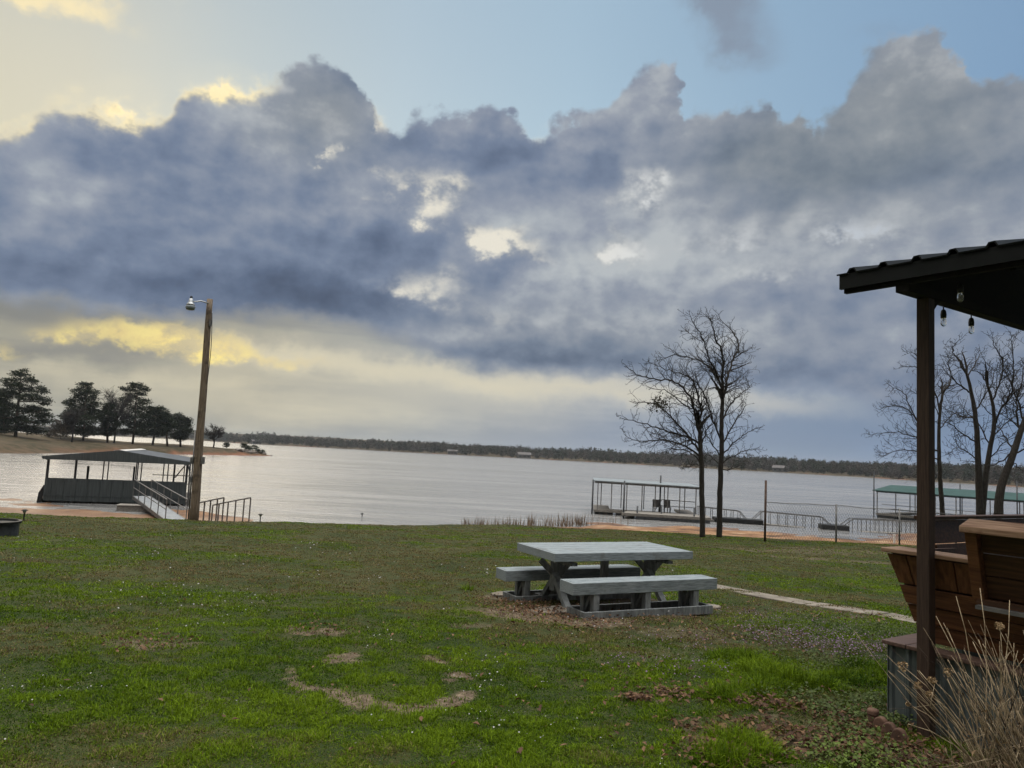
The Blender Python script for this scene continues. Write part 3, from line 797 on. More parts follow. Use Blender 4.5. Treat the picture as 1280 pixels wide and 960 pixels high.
# ------------------------------------------------------------------ path of concrete slabs
def make_path():
    a = on_ground(885, 731); b = on_ground(1131, 773)
    d = (b - a); d.z = 0; L = d.length; d.normalize(); nrm = Vector((-d.y, d.x, 0))
    mb = MB(); s = -.2; k = 0
    while s < L + 4.5:
        ln = random.uniform(.95, 1.35); w = .21
        j = random.uniform(-.04, .04)
        c = [a + d * (s + .015) + nrm * (w + j), a + d * (s + .015) - nrm * (w - j), a + d * (s + ln - .02) - nrm * (w - j * .5), a + d * (s + ln - .02) + nrm * (w + j * .5)]
        P = [Vector((q.x, q.y, gz(q.x, q.y) - .08)) for q in c]
        top = [Vector((q.x, q.y, gz(q.x, q.y) + .014)) for q in c]
        mb.quadbox(P + top); s += ln
    o = mb.build('path', 'concrete', None, bevel=.012)
    tag(o, kind='structure')
make_path()

# ------------------------------------------------------------------ picnic table and benches
O0 = Vector((0, 0, 0))
TH = R(25.9)
def make_table():
    cx, cy = 1.47, 10.97
    root = empty('picnic_table', (cx, cy, gz(cx, cy) + .02), 'large grey painted wooden picnic table on crossed trestle legs', 'table')
    root.rotation_euler.z = TH
    L, W, H = 2.30, 1.12, .80
    mb = MB(); w = (W - .08) / 5
    for k in range(5):
        y = -W / 2 + .04 + w * (k + .5); mb.box((random.uniform(-.003, .003), y, H - .02), (L - .085, w - .016, .036))
    mb.build('tabletop', 'table', root, off=O0, bevel=.004)
    mb = MB()
    for y in (-W / 2 + .02, W / 2 - .02): mb.box((0, y, H - .057), (L, .038, .11))
    for x in (-L / 2 + .02, L / 2 - .02): mb.box((x, 0, H - .058), (.038, W - .082, .108))
    mb.build('apron', 'table', root, off=O0, bevel=.004)
    for sx in (-.80, .80):
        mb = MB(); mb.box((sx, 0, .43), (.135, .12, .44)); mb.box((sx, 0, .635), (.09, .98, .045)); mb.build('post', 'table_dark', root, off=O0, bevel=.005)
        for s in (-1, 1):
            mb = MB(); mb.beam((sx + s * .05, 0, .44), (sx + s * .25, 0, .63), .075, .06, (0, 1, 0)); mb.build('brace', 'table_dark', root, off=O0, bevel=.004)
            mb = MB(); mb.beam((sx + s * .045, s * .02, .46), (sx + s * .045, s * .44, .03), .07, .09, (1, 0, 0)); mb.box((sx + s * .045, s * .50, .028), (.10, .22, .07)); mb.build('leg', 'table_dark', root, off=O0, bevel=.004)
    mb = MB(); mb.box((0, 0, .13), (1.50, .04, .12)); mb.build('stretcher', 'table_dark', root, off=O0, bevel=.004)
    mb = MB(); mb.box((0, 0, .40), (.09, .09, .50)); mb.build('middle_post', 'table_dark', root, off=O0, bevel=.004)
def make_bench():
    root = empty('bench', O0, 'grey painted bench in front of the picnic table, nearer the viewer', 'bench', 'benches at the picnic table')
    L, W, H = 2.31, .345, .46
    mb = MB(); w = (W - .076) / 2
    for k in range(2): mb.box((0, -W / 2 + .038 + w * (k + .5), H - .02), (L - .08, w - .009, .036))
    mb.build('seat', 'table', root, off=O0, bevel=.004)
    mb = MB()
    for y in (-W / 2 + .018, W / 2 - .018): mb.box((0, y, H - .075), (L, .034, .148))
    for x in (-L / 2 + .018, L / 2 - .018): mb.box((x, 0, H - .076), (.034, W - .074, .146))
    mb.build('apron', 'table', root, off=O0, bevel=.004)
    for x in (-.80, .0, .80):
        for y in (-.12, .12):
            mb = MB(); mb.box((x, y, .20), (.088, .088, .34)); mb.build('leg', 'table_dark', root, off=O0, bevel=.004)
        mb = MB(); mb.beam((x + .0, -.07, .32), (x, .08, .08), .05, .05, (1, 0, 0)); mb.build('brace', 'table_dark', root, off=O0, bevel=.003)
    mb = MB()
    for y in (-.195, .195): mb.box((.02, y, .05), (2.06, .04, .11))
    for x in (-.99, 1.03): mb.box((x, 0, .049), (.04, .348, .108))
    mb.build('base_frame', 'table_dark', root, off=O0, bevel=.004)
    return root
def place(o, al, pe, z=0):
    c, s = math.cos(TH), math.sin(TH)
    x, y = 1.46 + al * c - pe * s, 10.97 + al * s + pe * c
    o.location = (x, y, gz(x, y) - .01 + z); o.rotation_euler.z = TH
make_table()
bench = make_bench(); place(bench, -.01, -.93)
b2 = copy_tree(bench); place(b2, -.22, .56)
b2['label'] = 'grey painted bench half hidden behind the picnic table, on the lake side'
mb = MB()
def stone(px, py, sx, sy, rz, label):
    q = on_ground(px, py); mb = MB(); pts = []
    n = 9
    for k in range(n):
        a = 2 * PI * k / n; rr = random.uniform(.82, 1.05)
        x, y = math.cos(a) * sx * rr, math.sin(a) * sy * rr
        pts.append((q.x + x * math.cos(rz) - y * math.sin(rz), q.y + x * math.sin(rz) + y * math.cos(rz), q.z - .03))
    mb.slab(pts, (0, 0, .065)); o = mb.build('paving_stone', 'concrete', None, bevel=.012)
    tag(o, label, 'stone')
stone(641, 744, .42, .20, .4, 'flat worn stone slab in bare earth by left end of far bench')
stone(700, 764, .55, .22, .5, 'flat worn stone slab in bare earth under the table trestle')
stone(884, 760, .22, .16, .3, 'small flat stone at right end of the near bench')

# ------------------------------------------------------------------ yard light pole
def make_pole():
    D = 25.2
    b = at(242, 655, D); b.z = gz(b.x, b.y)
    t = at(262.5, 374, D)
    root = empty('light_pole', b, 'tall leaning wooden utility pole with a yard lamp at the lawn edge', 'utility pole')
    mb = MB(); n = 14
    pts = [b.lerp(t, k / n) - Vector((0, 0, .3 if k == 0 else 0)) for k in range(n + 1)]
    for k in range(1, n): pts[k].x += math.sin(k * .9) * .006
    mb.tube(pts, [.150 - .055 * k / n for k in range(n + 1)], 18); mb.build('shaft', 'pole', root, True)
    ax = (t - b).normalized()
    def on(py): return b.lerp(t, (655 - py) / 281.0)
    arm0 = on(380); h = at(238.5, 379, D - .35)
    mb = MB(); mb.tube([arm0 + Vector((0, -.09, 0)), arm0 + Vector((-.25, -.16, .06)), arm0.lerp(h, .7) + Vector((0, 0, .06)), h + Vector((.06, 0, .06))], .022, 8)
    mb.build('lamp_arm', 'alu', root, True)
    hd = MB(); hd.lathe(h, [(.03, .17), (.055, .16), (.07, .06), (.10, .0), (.13, -.03), (.135, -.07)], 18); lh = hd.build('lamp_head', 'alu', root, True)
    ln = MB(); ln.lathe(h, [(.125, -.072), (.165, -.12), (.13, -.225), (.06, -.24)], 18); ln.build('lens', 'white_roof', lh, True)
    pc = MB(); pc.lathe(h, [(.04, .172), (.04, .235), (.02, .245)], 10); pc.build('photocell', 'black', lh, True)
    sg = on(410); off = Vector((.16, -.03, 0))
    mb = MB(); pts = []
    for k in range(9):
        f = k / 8; q = on(392 + f * 90); pts.append(q + Vector((.13 + math.sin(f * PI) * .05, -.06, 0)))
    mb.tube(pts, .012, 6); mb.build('cable', 'black', root, True)
    mb = MB(); q0, q1 = on(540), on(652); e = Vector((-.165, -.03, 0)); mb.tube([q0 + e * .95, q1 + e * 1.05], .022, 8); mb.build('conduit', 'steel', root, True)
    for py, s in ((577, 1), (577, -1), (601, -1)):
        q = on(py); mb = MB(); mb.box((q.x + s * .175, q.y - .05, q.z), (.10, .12, .24 if s > 0 else .2)); mb.build('meter_box', 'steel', root, bevel=.01)
    mb = MB(); q = on(405); mb.box((q.x + .1, q.y - .07, q.z), (.06, .08, .22)); mb.build('bracket', 'steel', root, bevel=.006)
make_pole()

# ------------------------------------------------------------------ local frames on the water
class Frame:
    def __init__(s, p, q):
        s.o = Vector((p.x, p.y, WATER)); d = Vector((q.x - p.x, q.y - p.y, 0)); s.L = d.length; s.u = d.normalized(); s.v = Vector((-s.u.y, s.u.x, 0)); s.rz = math.atan2(s.u.y, s.u.x)
    def __call__(s, x, y, z): return s.o + s.u * x + s.v * y + Vector((0, 0, z))

def part(name, m, parent, fn, smooth=False, bevel=0):
    mb = MB(); fn(mb); return mb.build(name, m, parent, smooth, bevel)

def make_boathouse():
    F = Frame(at(52, 627, 43.0), at(232, 630, 45.2)); L, Dp = F.L, 6.4
    root = empty('boat_house', F(L / 2, 0, 0), 'floating dark boat house with low gable roof and half walls', 'boat house')
    def posts(x, y, r=.045, z0=.2, z1=2.62): part('post', 'darksteel', root, lambda m: m.beam(F(x, y, z0), F(x, y, z1), r * 2, r * 2, F.u))
    part('front_panel', 'slate', root, lambda m: (m.quadbox([F(.05, .0, .12), F(L - .05, .0, .12), F(L - .05, .06, .12), F(.05, .06, .12), F(.05, .0, 1.42), F(L - .05, .0, 1.42), F(L - .05, .06, 1.42), F(.05, .06, 1.42)]),
         m.quadbox([F(.05, -.03, .42), F(L - .05, -.03, .42), F(L - .05, -.003, .42), F(.05, -.003, .42), F(.05, -.03, .48), F(L - .05, -.03, .48), F(L - .05, -.003, .48), F(.05, -.003, .48)]),
         [m.beam(F(x, -.014, .13), F(x, -.014, 1.40), .05, .02, F.u) for x in np.arange(.4, L - .2, .62)]))
    part('deck', 'deck', root, lambda m: m.quadbox([F(0, .07, .22), F(L, .07, .22), F(L, 1.5, .22), F(0, 1.5, .22), F(0, .07, .38), F(L, .07, .38), F(L, 1.5, .38), F(0, 1.5, .38)]))
    for x0, x1 in ((0, .9), (L - .9, L)): part('finger_deck', 'deck', root, lambda m: m.quadbox([F(x0, 1.505, .22), F(x1, 1.505, .22), F(x1, Dp, .22), F(x0, Dp, .22), F(x0, 1.505, .38), F(x1, 1.505, .38), F(x1, Dp, .38), F(x0, Dp, .38)]))
    for k in range(6):
        x = .7 + k * (L - 1.4) / 5; part('float', 'black', root, lambda m: m.quadbox([F(x - .55, .1, -.25), F(x + .55, .1, -.25), F(x + .55, 1.3, -.25), F(x - .55, 1.3, -.25), F(x - .55, .1, .21), F(x + .55, .1, .21), F(x + .55, 1.3, .21), F(x - .55, 1.3, .21)]), bevel=.05)
    part('bumper', 'black', root, lambda m: m.quadbox([F(-.30, .1, -.1), F(-.02, .1, -.1), F(-.02, 1.2, -.1), F(-.30, 1.2, -.1), F(-.24, .1, .55), F(-.02, .1, 1.0), F(-.02, 1.2, 1.0), F(-.24, 1.2, .55)]), bevel=.03)
    posts(.10, .12, .06); posts(L - .10, .12, .06); posts(.10, Dp - .1, .06); posts(L - .10, Dp - .1, .06)
    for x, y in ((2.0, Dp - .1), (2.35, 3.2), (4.0, Dp - .1), (4.2, 3.2), (4.55, 1.6), (6.0, Dp - .1), (5.75, 3.4), (6.25, 1.6), (L - .95, 1.5), (L - .95, Dp - .1), (L - .12, 3.0)): posts(x, y, .03, .38, 2.62)
    part('piling', 'darksteel', root, lambda m: m.tube([F(1.28, 4.2, -1), F(1.28, 4.2, 2.0)], .07, 10), True)
    part('piling', 'darksteel', root, lambda m: m.tube([F(3.85, 4.6, -1), F(3.85, 4.6, 2.05)], .06, 10), True)
    part('railing', 'darksteel', root, lambda m: [m.beam(F(L * .62, Dp - .15, z), F(L - .2, Dp - .15, z), .05, .05) for z in (.95, 1.5)])
    for a, b in ((F(L - .9, 1.5, 1.6), F(L - .15, .2, 2.55)), (F(L - .15, .8, 2.5), F(L - .15, 2.8, 1.6))): part('brace', 'darksteel', root, lambda m: m.beam(a, b, .05, .05))
    # low pitched roof, ridge running out over the lake
    z0, zr, e = 2.62, 3.10, .14; d0, d1 = -.35, Dp + .3
    rf = part('roof', 'slate_roof', root, lambda m: [m.slab([F(xa, d0, za), F(L / 2, d0, zr), F(L / 2, d1, zr), F(xa, d1, za)], (0, 0, .05)) for xa, za in ((-e, z0 - .02), (L + e, z0 - .02))])
    part('gable', 'slate', rf, lambda m: m.slab([F(-e + .06, d0 - .03, z0 - .14), F(L + e - .06, d0 - .03, z0 - .14), F(L + e, d0 - .03, z0), F(L / 2, d0 - .03, zr + .03), F(-e, d0 - .03, z0)], F.v * .028))
    part('ridge_cap', 'alu', rf, lambda m: (m.slab([F(L / 2 - .3, d0, zr + .025), F(L / 2, d0, zr + .075), F(L / 2, d1, zr + .075), F(L / 2 - .3, d1, zr + .025)], (0, 0, .02)), m.slab([F(L / 2 + .3, d0, zr + .025), F(L / 2 + .002, d0, zr + .075), F(L / 2 + .002, d1, zr + .075), F(L / 2 + .3, d1, zr + .025)], (0, 0, .02))))
    for a, b in ((F(.1, d0 + .02, 2.5), F(.1, d1 - .05, 2.5)), (F(L - .1, d0 + .02, 2.5), F(L - .1, d1 - .05, 2.5)), (F(-.05, Dp - .1, 2.56), F(L + .05, Dp - .1, 2.56))): part('eave_beam', 'darksteel', root, lambda m: m.beam(a, b, .08, .10))
    part('bollard', 'steel', root, lambda m: m.tube([F(L + .1, .2, 0), F(L + .04, .2, 2.9)], .05, 8), True)
make_boathouse()

def gangway(name, p, q, width, label, cat, rail_h=.95, n=7, deckm='deck_pale', railm='steel', slope_end=(0, 0), side=1, group=None, fl=()):
    """walkway from p to q (deck centre line), two handrails"""
    p, q = Vector(p), Vector(q); d = (q - p); L = d.length; u = d.normalized(); h = Vector((u.x, u.y, 0)).normalized(); v = Vector((-h.y, h.x, 0)); Z = Vector((0, 0, 1))
    root = empty(name, p, label, cat, group)
    part('deck', deckm, root, lambda m: m.beam(p, q, width, .05))
    part('side_beam', 'alu' if railm == 'alu' else 'steel', root, lambda m: [m.beam(p + v * s * (width / 2 + .03) - Z * .06, q + v * s * (width / 2 + .03) - Z * .06, .05, .18) for s in (-1, 1)])
    for s in (-1, 1):
        e = v * s * (width / 2 + .03)
        a, b = slope_end
        rl = MB(); r0 = p + u * (a if a else 0) + Z * rail_h; r1 = q - u * (b if b else 0) + Z * rail_h
        pts = ([p + e] if a else []) + [r0 + e, r1 + e] + ([q + e] if b else [])
        for i in range(len(pts) - 1): rl.beam(pts[i], pts[i + 1], .045, .045)
        m0, m1 = p + u * a + Z * rail_h * .52, q - u * b + Z * rail_h * .52
        if not a and not b: rl.beam(m0 + e, m1 + e, .035, .035)
        for k in range(n):
            f = k / (n - 1); w0 = (p + u * a).lerp(q - u * b, f); rl.beam(w0 + e, w0 + e + Z * rail_h, .04, .04, h)
        rl.build('handrail', railm, root)
    for f in fl:
        c = p.lerp(q, f); c.z = WATER
        part('float', 'black', root, lambda m: m.beam(c - h * .9 + Z * .08, c + h * .9 + Z * .08, width + .3, .5), bevel=.04)
    return root

gangway('gangway', at(177, 620.5, 43.4), at(219.5, 650, 35.5), .85, 'sloping metal gangway with pale deck leading down from the boat house', 'gangway', n=6, deckm='deck_pale', railm='steel')
mb = MB(); c = at(172, 637, 41.0); c.z = WATER + .12
mb.box((c.x, c.y, c.z), (1.9, .9, .34), .25); mb.box((c.x, c.y, c.z + .19), (2.0, 1.0, .05), .25)
tag(mb.build('floating_platform', 'deck', None, bevel=.02), 'small dark floating platform lying beside the gangway foot', 'platform')
# handrails of the bank steps, right of the pole
def handrail(px, D, label):
    P = [at(x, y, D + k * .25) for k, (x, y) in enumerate(px)]
    root = empty('handrail', (P[0].x, P[0].y, gz(P[0].x, P[0].y)), label, 'handrail', 'handrails at the bank steps')
    mb = MB()
    for a, b in zip(P[:-1], P[1:]): mb.beam(a, b, .05, .05)
    mb.build('top_rail', 'steel', root)
    mb = MB()
    for a, b in zip(P[:-1], P[1:]): mb.beam(a - Vector((0, 0, .14)), b - Vector((0, 0, .14)), .03, .03)
    for p in P:
        z = gz(p.x, p.y) - .15
        part('post', 'steel', root, lambda m: m.beam((p.x, p.y, z), (p.x, p.y, p.z - .02), .045, .045, (1, 0, 0)))
handrail([(249, 628.5), (256, 627), (263.5, 625.3), (272, 623.6), (280, 622)], 28.6, 'shorter grey metal handrail just right of the light pole')
handrail([(266, 631.5), (274, 629.7), (285.5, 627.4), (295, 625.5), (305.5, 623.6), (313.5, 622)], 30.0, 'longer grey metal handrail reaching farthest right of the light pole')

def make_firepit():
    q = on_ground(-8, 668)
    root = empty('fire_pit', q, 'round dark steel fire pit ring at the left lawn edge', 'fire pit')
    part('ring', 'darksteel', root, lambda m: m.lathe(q, [(.46, -.05), (.46, .25), (.43, .251), (.43, .06), (.05, .05)], 28))
    part('rim', 'black', root, lambda m: m.lathe(q, [(.45, .253), (.50, .253), (.505, .30), (.44, .305), (.43, .26)], 28))
make_firepit()

def path_light(px, py, top, label):
    q = on_ground(px, py); h = (py - top) / FPX * q.y
    root = empty('path_light', q, label, 'path light', 'small solar path lights along the lawn edge')
    part('stake', 'black', root, lambda m: m.tube([q - Vector((0, 0, .1)), q + Vector((0, 0, h * .72))], .018, 8))
    part('lamp', 'alu', root, lambda m: m.lathe(q, [(.035, h * .70), (.05, h * .88), (.05, h * .9)], 12), True)
    part('cap', 'black', root, lambda m: m.lathe(q, [(.09, h * .9), (.09, h * .93), (.03, h)], 12), True)
path_light(29.5, 651, 637, 'small path light on the lawn edge by the fire pit')
path_light(325, 653, 642.5, 'small path light right of the grey handrails')
path_light(452, 653, 641.5, 'small path light alone at the middle of the lawn edge')

# ------------------------------------------------------------------ docks on the right
def make_grey_dock():
    F = Frame(at(742, 640.5, 55.0), at(873, 648, 54.2)); L, Dp = F.L, 5.6
    root = empty('boat_dock', F(L / 2, 0, 0), 'open boat dock with flat pale roof on thin posts', 'dock')
    part('roof', 'white_roof', root, lambda m: m.slab([F(-.1, -.2, 2.40), F(L + .1, -.2, 2.32), F(L + .1, Dp, 2.34), F(-.1, Dp, 2.42)], (0, 0, .06)))
    part('roof_beam', 'steel', root, lambda m: m.beam(F(0, 0, 2.33), F(L, 0, 2.25), .06, .12)); part('roof_beam', 'steel', root, lambda m: m.beam(F(0, Dp - .1, 2.35), F(L, Dp - .1, 2.27), .06, .1))
    for x in (.25, 1.25, 2.35, 3.45, 4.4, 5.3, 6.15, 7.3): part('post', 'steel', root, lambda m: m.beam(F(x, 0, .2), F(x, 0, 2.3), .065, .065, F.u))
    for x in (.6, 2.2, 4.0, 5.6, 7.2): part('post', 'steel', root, lambda m: m.beam(F(x, Dp - .1, .2), F(x, Dp - .1, 2.30), .065, .065, F.u))
    for x, y, h in ((-.12, -.1, 2.5), (2.05, -2.3, 2.6), (5.0, 2.6, 3.0), (3.0, -2.3, .9), (4.75, -1.2, 1.0), (6.9, -2.2, 1.0)): part('piling', 'darksteel', root, lambda m: m.tube([F(x, y, -1.5), F(x, y, h)], .06, 10), True)
    part('deck', 'deck', root, lambda m: [m.quadbox([F(a, c, .18), F(b, c, .18), F(b, d, .18), F(a, d, .18), F(a, c, .34), F(b, c, .34), F(b, d, .34), F(a, d, .34)]) for a, b, c, d in ((0, 3.6, -.05, 1.4), (3.62, L, -.05, 1.4), (0, 1.2, 1.42, Dp), (L - 1.1, L, 1.42, Dp))])
    part('front_deck', 'deck', root, lambda m: m.quadbox([F(1.9, -2.6, .22), F(L + .5, -2.6, .22), F(L + .5, -.08, .22), F(2.5, -.08, .22), F(1.9, -2.6, .40), F(L + .5, -2.6, .40), F(L + .5, -.08, .40), F(2.5, -.08, .40)]))
    part('front_fascia', 'darksteel', root, lambda m: m.beam(F(2.9, -2.63, .06), F(L + .4, -2.63, .06), .04, .3))
    for k in range(5): part('float', 'black', root, lambda m: m.quadbox([F(.1 + k * 1.55, 0, -.2), F(1.4 + k * 1.55, 0, -.2), F(1.4 + k * 1.55, 1.2, -.2), F(.1 + k * 1.55, 1.2, -.2), F(.1 + k * 1.55, 0, .17), F(1.4 + k * 1.55, 0, .17), F(1.4 + k * 1.55, 1.2, .17), F(.1 + k * 1.55, 1.2, .17)]))
    part('railing', 'steel', root, lambda m: (m.beam(F(5.0, 1.35, 1.25), F(L, 1.35, 1.2), .05, .05), m.beam(F(5.0, 1.35, .8), F(L, 1.35, .78), .04, .04), m.beam(F(4.5, 1.35, .4), F(5.0, 1.35, 1.25), .05, .05)))
    def chair(x, y, label):
        o = empty('deck_chair', F(x, y, .34), label, 'chair', 'chairs on the pale roofed dock')
        part('seat', 'steel', o, lambda m: m.box(F(x, y, .74), (.5, .5, .05), F.rz)); part('backrest', 'steel', o, lambda m: m.beam(F(x, y + .24, .76), F(x, y + .34, 1.25), .48, .04, F.v))
        for a in (-.21, .21):
            for b in (-.21, .21): part('leg', 'darksteel', o, lambda m: m.beam(F(x + a, y + b, .34), F(x + a, y + b, .715), .04, .04))
    chair(4.55, .75, 'dark chair on the dock, left one of the pair under the pale roof')
    chair(5.35, .65, 'dark chair on the dock, right one of the pair under the pale roof')
    return F
GD = make_grey_dock()
gangway('gangway', at(872, 648, 53.9), at(938, 655.5, 53.4), .9, 'grey railed gangway joined to the dock with the pale roof', 'gangway', .85, 7, 'deck', 'steel', (0, .8), group='gangway sections along the shore', fl=(.55,))
gangway('gangway', at(936.5, 653, 53.3), at(1046, 663.5, 52.0), .9, 'grey railed gangway with two sloping rail ends, behind the chain link fence', 'gangway', .85, 8, 'deck', 'steel', (.8, 1.0), group='gangway sections along the shore', fl=(.0,))
gangway('gangway', at(1044, 663, 51.9), at(1152, 668, 50.8), .9, 'grey railed gangway running up to the shore beneath the green roofed dock', 'gangway', .85, 9, 'deck', 'steel', (1.0, 0), group='gangway sections along the shore', fl=(-.02,))

def make_green_dock():
    a = at(1095, 645, 68.0); b = Vector((a.x + 7.4, a.y - 8.9, 0))
    F = Frame(a, b); L, Dp = F.L, 7.0
    root = empty('boat_dock', F(L / 2, 0, 0), 'boat dock with low green roof seen behind the bare trees', 'dock')
    part('roof', 'green_roof', root, lambda m: [m.slab([F(-.2, -.3, 2.36), F(L + .2, -.3, 2.36), F(L + .2, Dp / 2, 2.86), F(-.2, Dp / 2, 2.86)], (0, 0, .07)), m.slab([F(-.2, Dp + .3, 2.36), F(L + .2, Dp + .3, 2.36), F(L + .2, Dp / 2 + .002, 2.86), F(-.2, Dp / 2 + .002, 2.86)], (0, 0, .07))])
    part('roof_beam', 'darksteel', root, lambda m: m.beam(F(0, 0, 2.3), F(L, 0, 2.3), .06, .1)); part('roof_beam', 'darksteel', root, lambda m: m.beam(F(0, Dp, 2.3), F(L, Dp, 2.3), .06, .1))
    for x in np.linspace(.1, L - .1, 8): part('post', 'steel', root, lambda m: m.beam(F(x, 0, .3), F(x, 0, 2.26), .065, .065, F.u))
    for x in np.linspace(.1, L - .1, 6): part('post', 'steel', root, lambda m: m.beam(F(x, Dp, .3), F(x, Dp, 2.26), .065, .065, F.u))
    part('deck', 'deck', root, lambda m: [m.quadbox([F(a, c, .22), F(b, c, .22), F(b, d, .22), F(a, d, .22), F(a, c, .38), F(b, c, .38), F(b, d, .38), F(a, d, .38)]) for a, b, c, d in ((0, L, -.05, 1.3), (0, 1.1, 1.32, Dp), (L - 1.1, L, 1.32, Dp))])
    for k in range(6): part('float', 'black', root, lambda m: m.quadbox([F(.1 + k * 1.9, 0, -.2), F(1.7 + k * 1.9, 0, -.2), F(1.7 + k * 1.9, 1.2, -.2), F(.1 + k * 1.9, 1.2, -.2), F(.1 + k * 1.9, 0, .21), F(1.7 + k * 1.9, 0, .21), F(1.7 + k * 1.9, 1.2, .21), F(.1 + k * 1.9, 1.2, .21)]))
    part('railing', 'steel', root, lambda m: [m.beam(F(0, 1.25, z), F(L, 1.25, z), .04, .04) for z in (.75, 1.15)])
    for x, y, h in ((-.15, -.1, 4.1), (3.0, 3.4, 3.6), (5.7, 3.5, 3.4), (L - .5, -.2, 3.9)): part('piling', 'darksteel', root, lambda m: m.tube([F(x, y, -1.8), F(x, y, h)], .05, 10), True)
make_green_dock()

# ------------------------------------------------------------------ chain link fence
def make_fence():
    a = on_ground(956, 677); b = on_ground(1045, 678.5)
    d = Vector((b.x - a.x, b.y - a.y, 0)); L0 = d.length; d.normalize(); H = 1.5
    Lt = L0 * 3.6
    root = empty('chain_link_fence', (a.x, a.y, a.z), 'sagging chain link fence along the lake edge of the lawn', 'fence')
    def g(s): x, y = a.x + d.x * s, a.y + d.y * s; return Vector((x, y, gz(x, y)))
    part('end_post', 'rust', root, lambda m: m.tube([g(0) - Vector((0, 0, .2)), g(0) + Vector((.0, 0, 2.33))], .043, 10), True)
    for k in (1, 2, 3): part('post', 'steel', root, lambda m: m.tube([g(L0 * k) - Vector((0, 0, .2)), g(L0 * k) + Vector((0, 0, H + .06))], .035, 10), True)
    N = 36; top = [g(Lt * k / N) + Vector((0, 0, H - .008 * math.sin(PI * ((k * 3.6 / N) % 1)))) for k in range(N + 1)]
    part('top_rail', 'steel', root, lambda m: m.tube(top, .014, 6), True)
    # diamond wire as thin strands
    mb = MB(); s = 0.0; step = .15
    def pt(s, f):
        b_ = g(s); return b_ + Vector((0, 0, .04 + f * (H - .06)))
    while s < Lt - H:
        for k in (1, -1):
            s0, s1 = (s, s + H * .8) if k > 0 else (s + H * .8, s)
            p, q = pt(s0, 0), pt(s1, 1); mb.tube([p, q], .005, 3, cap=False)
        s += step
    mb.build('wire_mesh', 'darksteel', root)
make_fence()
mb = MB(); q = on_ground(1118, 679); mb.box((q.x, q.y, q.z + .18), (.09, .09, .46)); mb.box((q.x, q.y, q.z + .42), (.11, .11, .025))
tag(mb.build('marker_post', 'white', None, bevel=.01), 'short white marker post in the grass before the fence', 'post')

# ------------------------------------------------------------------ bare winter trees
class Tree:
    def __init__(s, D, seed): s.D = D; s.g = random.Random(seed); s.tw = MB(); s.tr = MB(); s.n = 0
    def twig(s, p, d, L, r, lev):
        g = s.g
        if s.n > 30000: return
        s.n += 1
        k = max(3, int(L / (.22 if lev < 2 else .14))); st = L / k; pts = [p.copy()]; dirs = []
        d = d.normalized()
        for i in range(k):
            d = (d + Vector((g.gauss(0, .26), g.gauss(0, .26), g.gauss(.035, .22)))).normalized()
            p = p + d * st; pts.append(p.copy()); dirs.append(d.copy())
        s.tw.tube(pts, [max(.0056, r * (1 - .68 * i / k)) for i in range(k + 1)], 5 if lev < 2 else 3, cap=False)
        if lev < 3:
            for i in range(1, k + 1):
                if g.random() < (.9, .85, .7)[lev]:
                    dd = dirs[min(i, k) - 1]; ax = Vector((g.gauss(0, 1), g.gauss(0, 1), g.gauss(0, 1))); ax = (ax - dd * ax.dot(dd)).normalized()
                    an = g.uniform(.5, 1.15); nd = dd * math.cos(an) + ax * math.sin(an); nd.z += .12
                    s.twig(pts[i], nd, L * g.uniform(.34, .62) * (1 - .35 * i / k), max(.006, r * (1 - .6 * i / k) * .62), lev + 1)
    def limb(s, P, r0, r1, spread=0.0, start=0.0, dens=1.0, twigs=True, y0=0.0):
        """P: world points along a main limb"""
        g = s.g; pts = []
        n = 5
        for i in range(len(P) - 1):
            for k in range(n):
                t = k / n
                p0 = P[max(i - 1, 0)]; p1 = P[i]; p2 = P[i + 1]; p3 = P[min(i + 2, len(P) - 1)]
                q = .5 * ((2 * p1) + (p2 - p0) * t + (2 * p0 - 5 * p1 + 4 * p2 - p3) * t * t + (3 * p1 - p0 - 3 * p2 + p3) * t ** 3)
                pts.append(q)
        pts.append(P[-1].copy())
        jt = .022 if twigs else .007
        for q in pts[1:]: q += Vector((g.gauss(0, jt), g.gauss(0, jt), g.gauss(0, jt)))
        m = len(pts) - 1; rad = [r0 + (r1 - r0) * i / m for i in range(m + 1)]
        (s.tr if not twigs else s.tw).tube(pts, rad, 12 if not twigs else 7)
        if not twigs: return pts
        L = sum((pts[i + 1] - pts[i]).length for i in range(m)); acc = 0; nxt = .25
        for i in range(1, m + 1):
            acc += (pts[i] - pts[i - 1]).length
            while acc > nxt:
                dd = (pts[i] - pts[i - 1]).normalized(); ax = Vector((g.gauss(0, 1), g.gauss(0, 1), g.gauss(0, 1))); ax = (ax - dd * ax.dot(dd)).normalized()
                an = g.uniform(.55, 1.1); nd = dd * math.cos(an) + ax * math.sin(an)
                f = acc / L
                s.twig(pts[i], nd, max(.35, min(1.35, L * .34) * (1.1 - .7 * f)) * g.uniform(.6, 1.1), max(.008, rad[i] * .5), 1)
                nxt += g.uniform(.08, .17) / dens
        s.twig(pts[-1], pts[-1] - pts[-2], .4, r1, 1)
        return pts
    def build(s, name, base, label, cat='tree', group=None):
        root = empty(name, base, label, cat, group)
        s.tr.build('trunk', 'bark', root, True); s.tw.build('crown', 'twig', root, True); return root

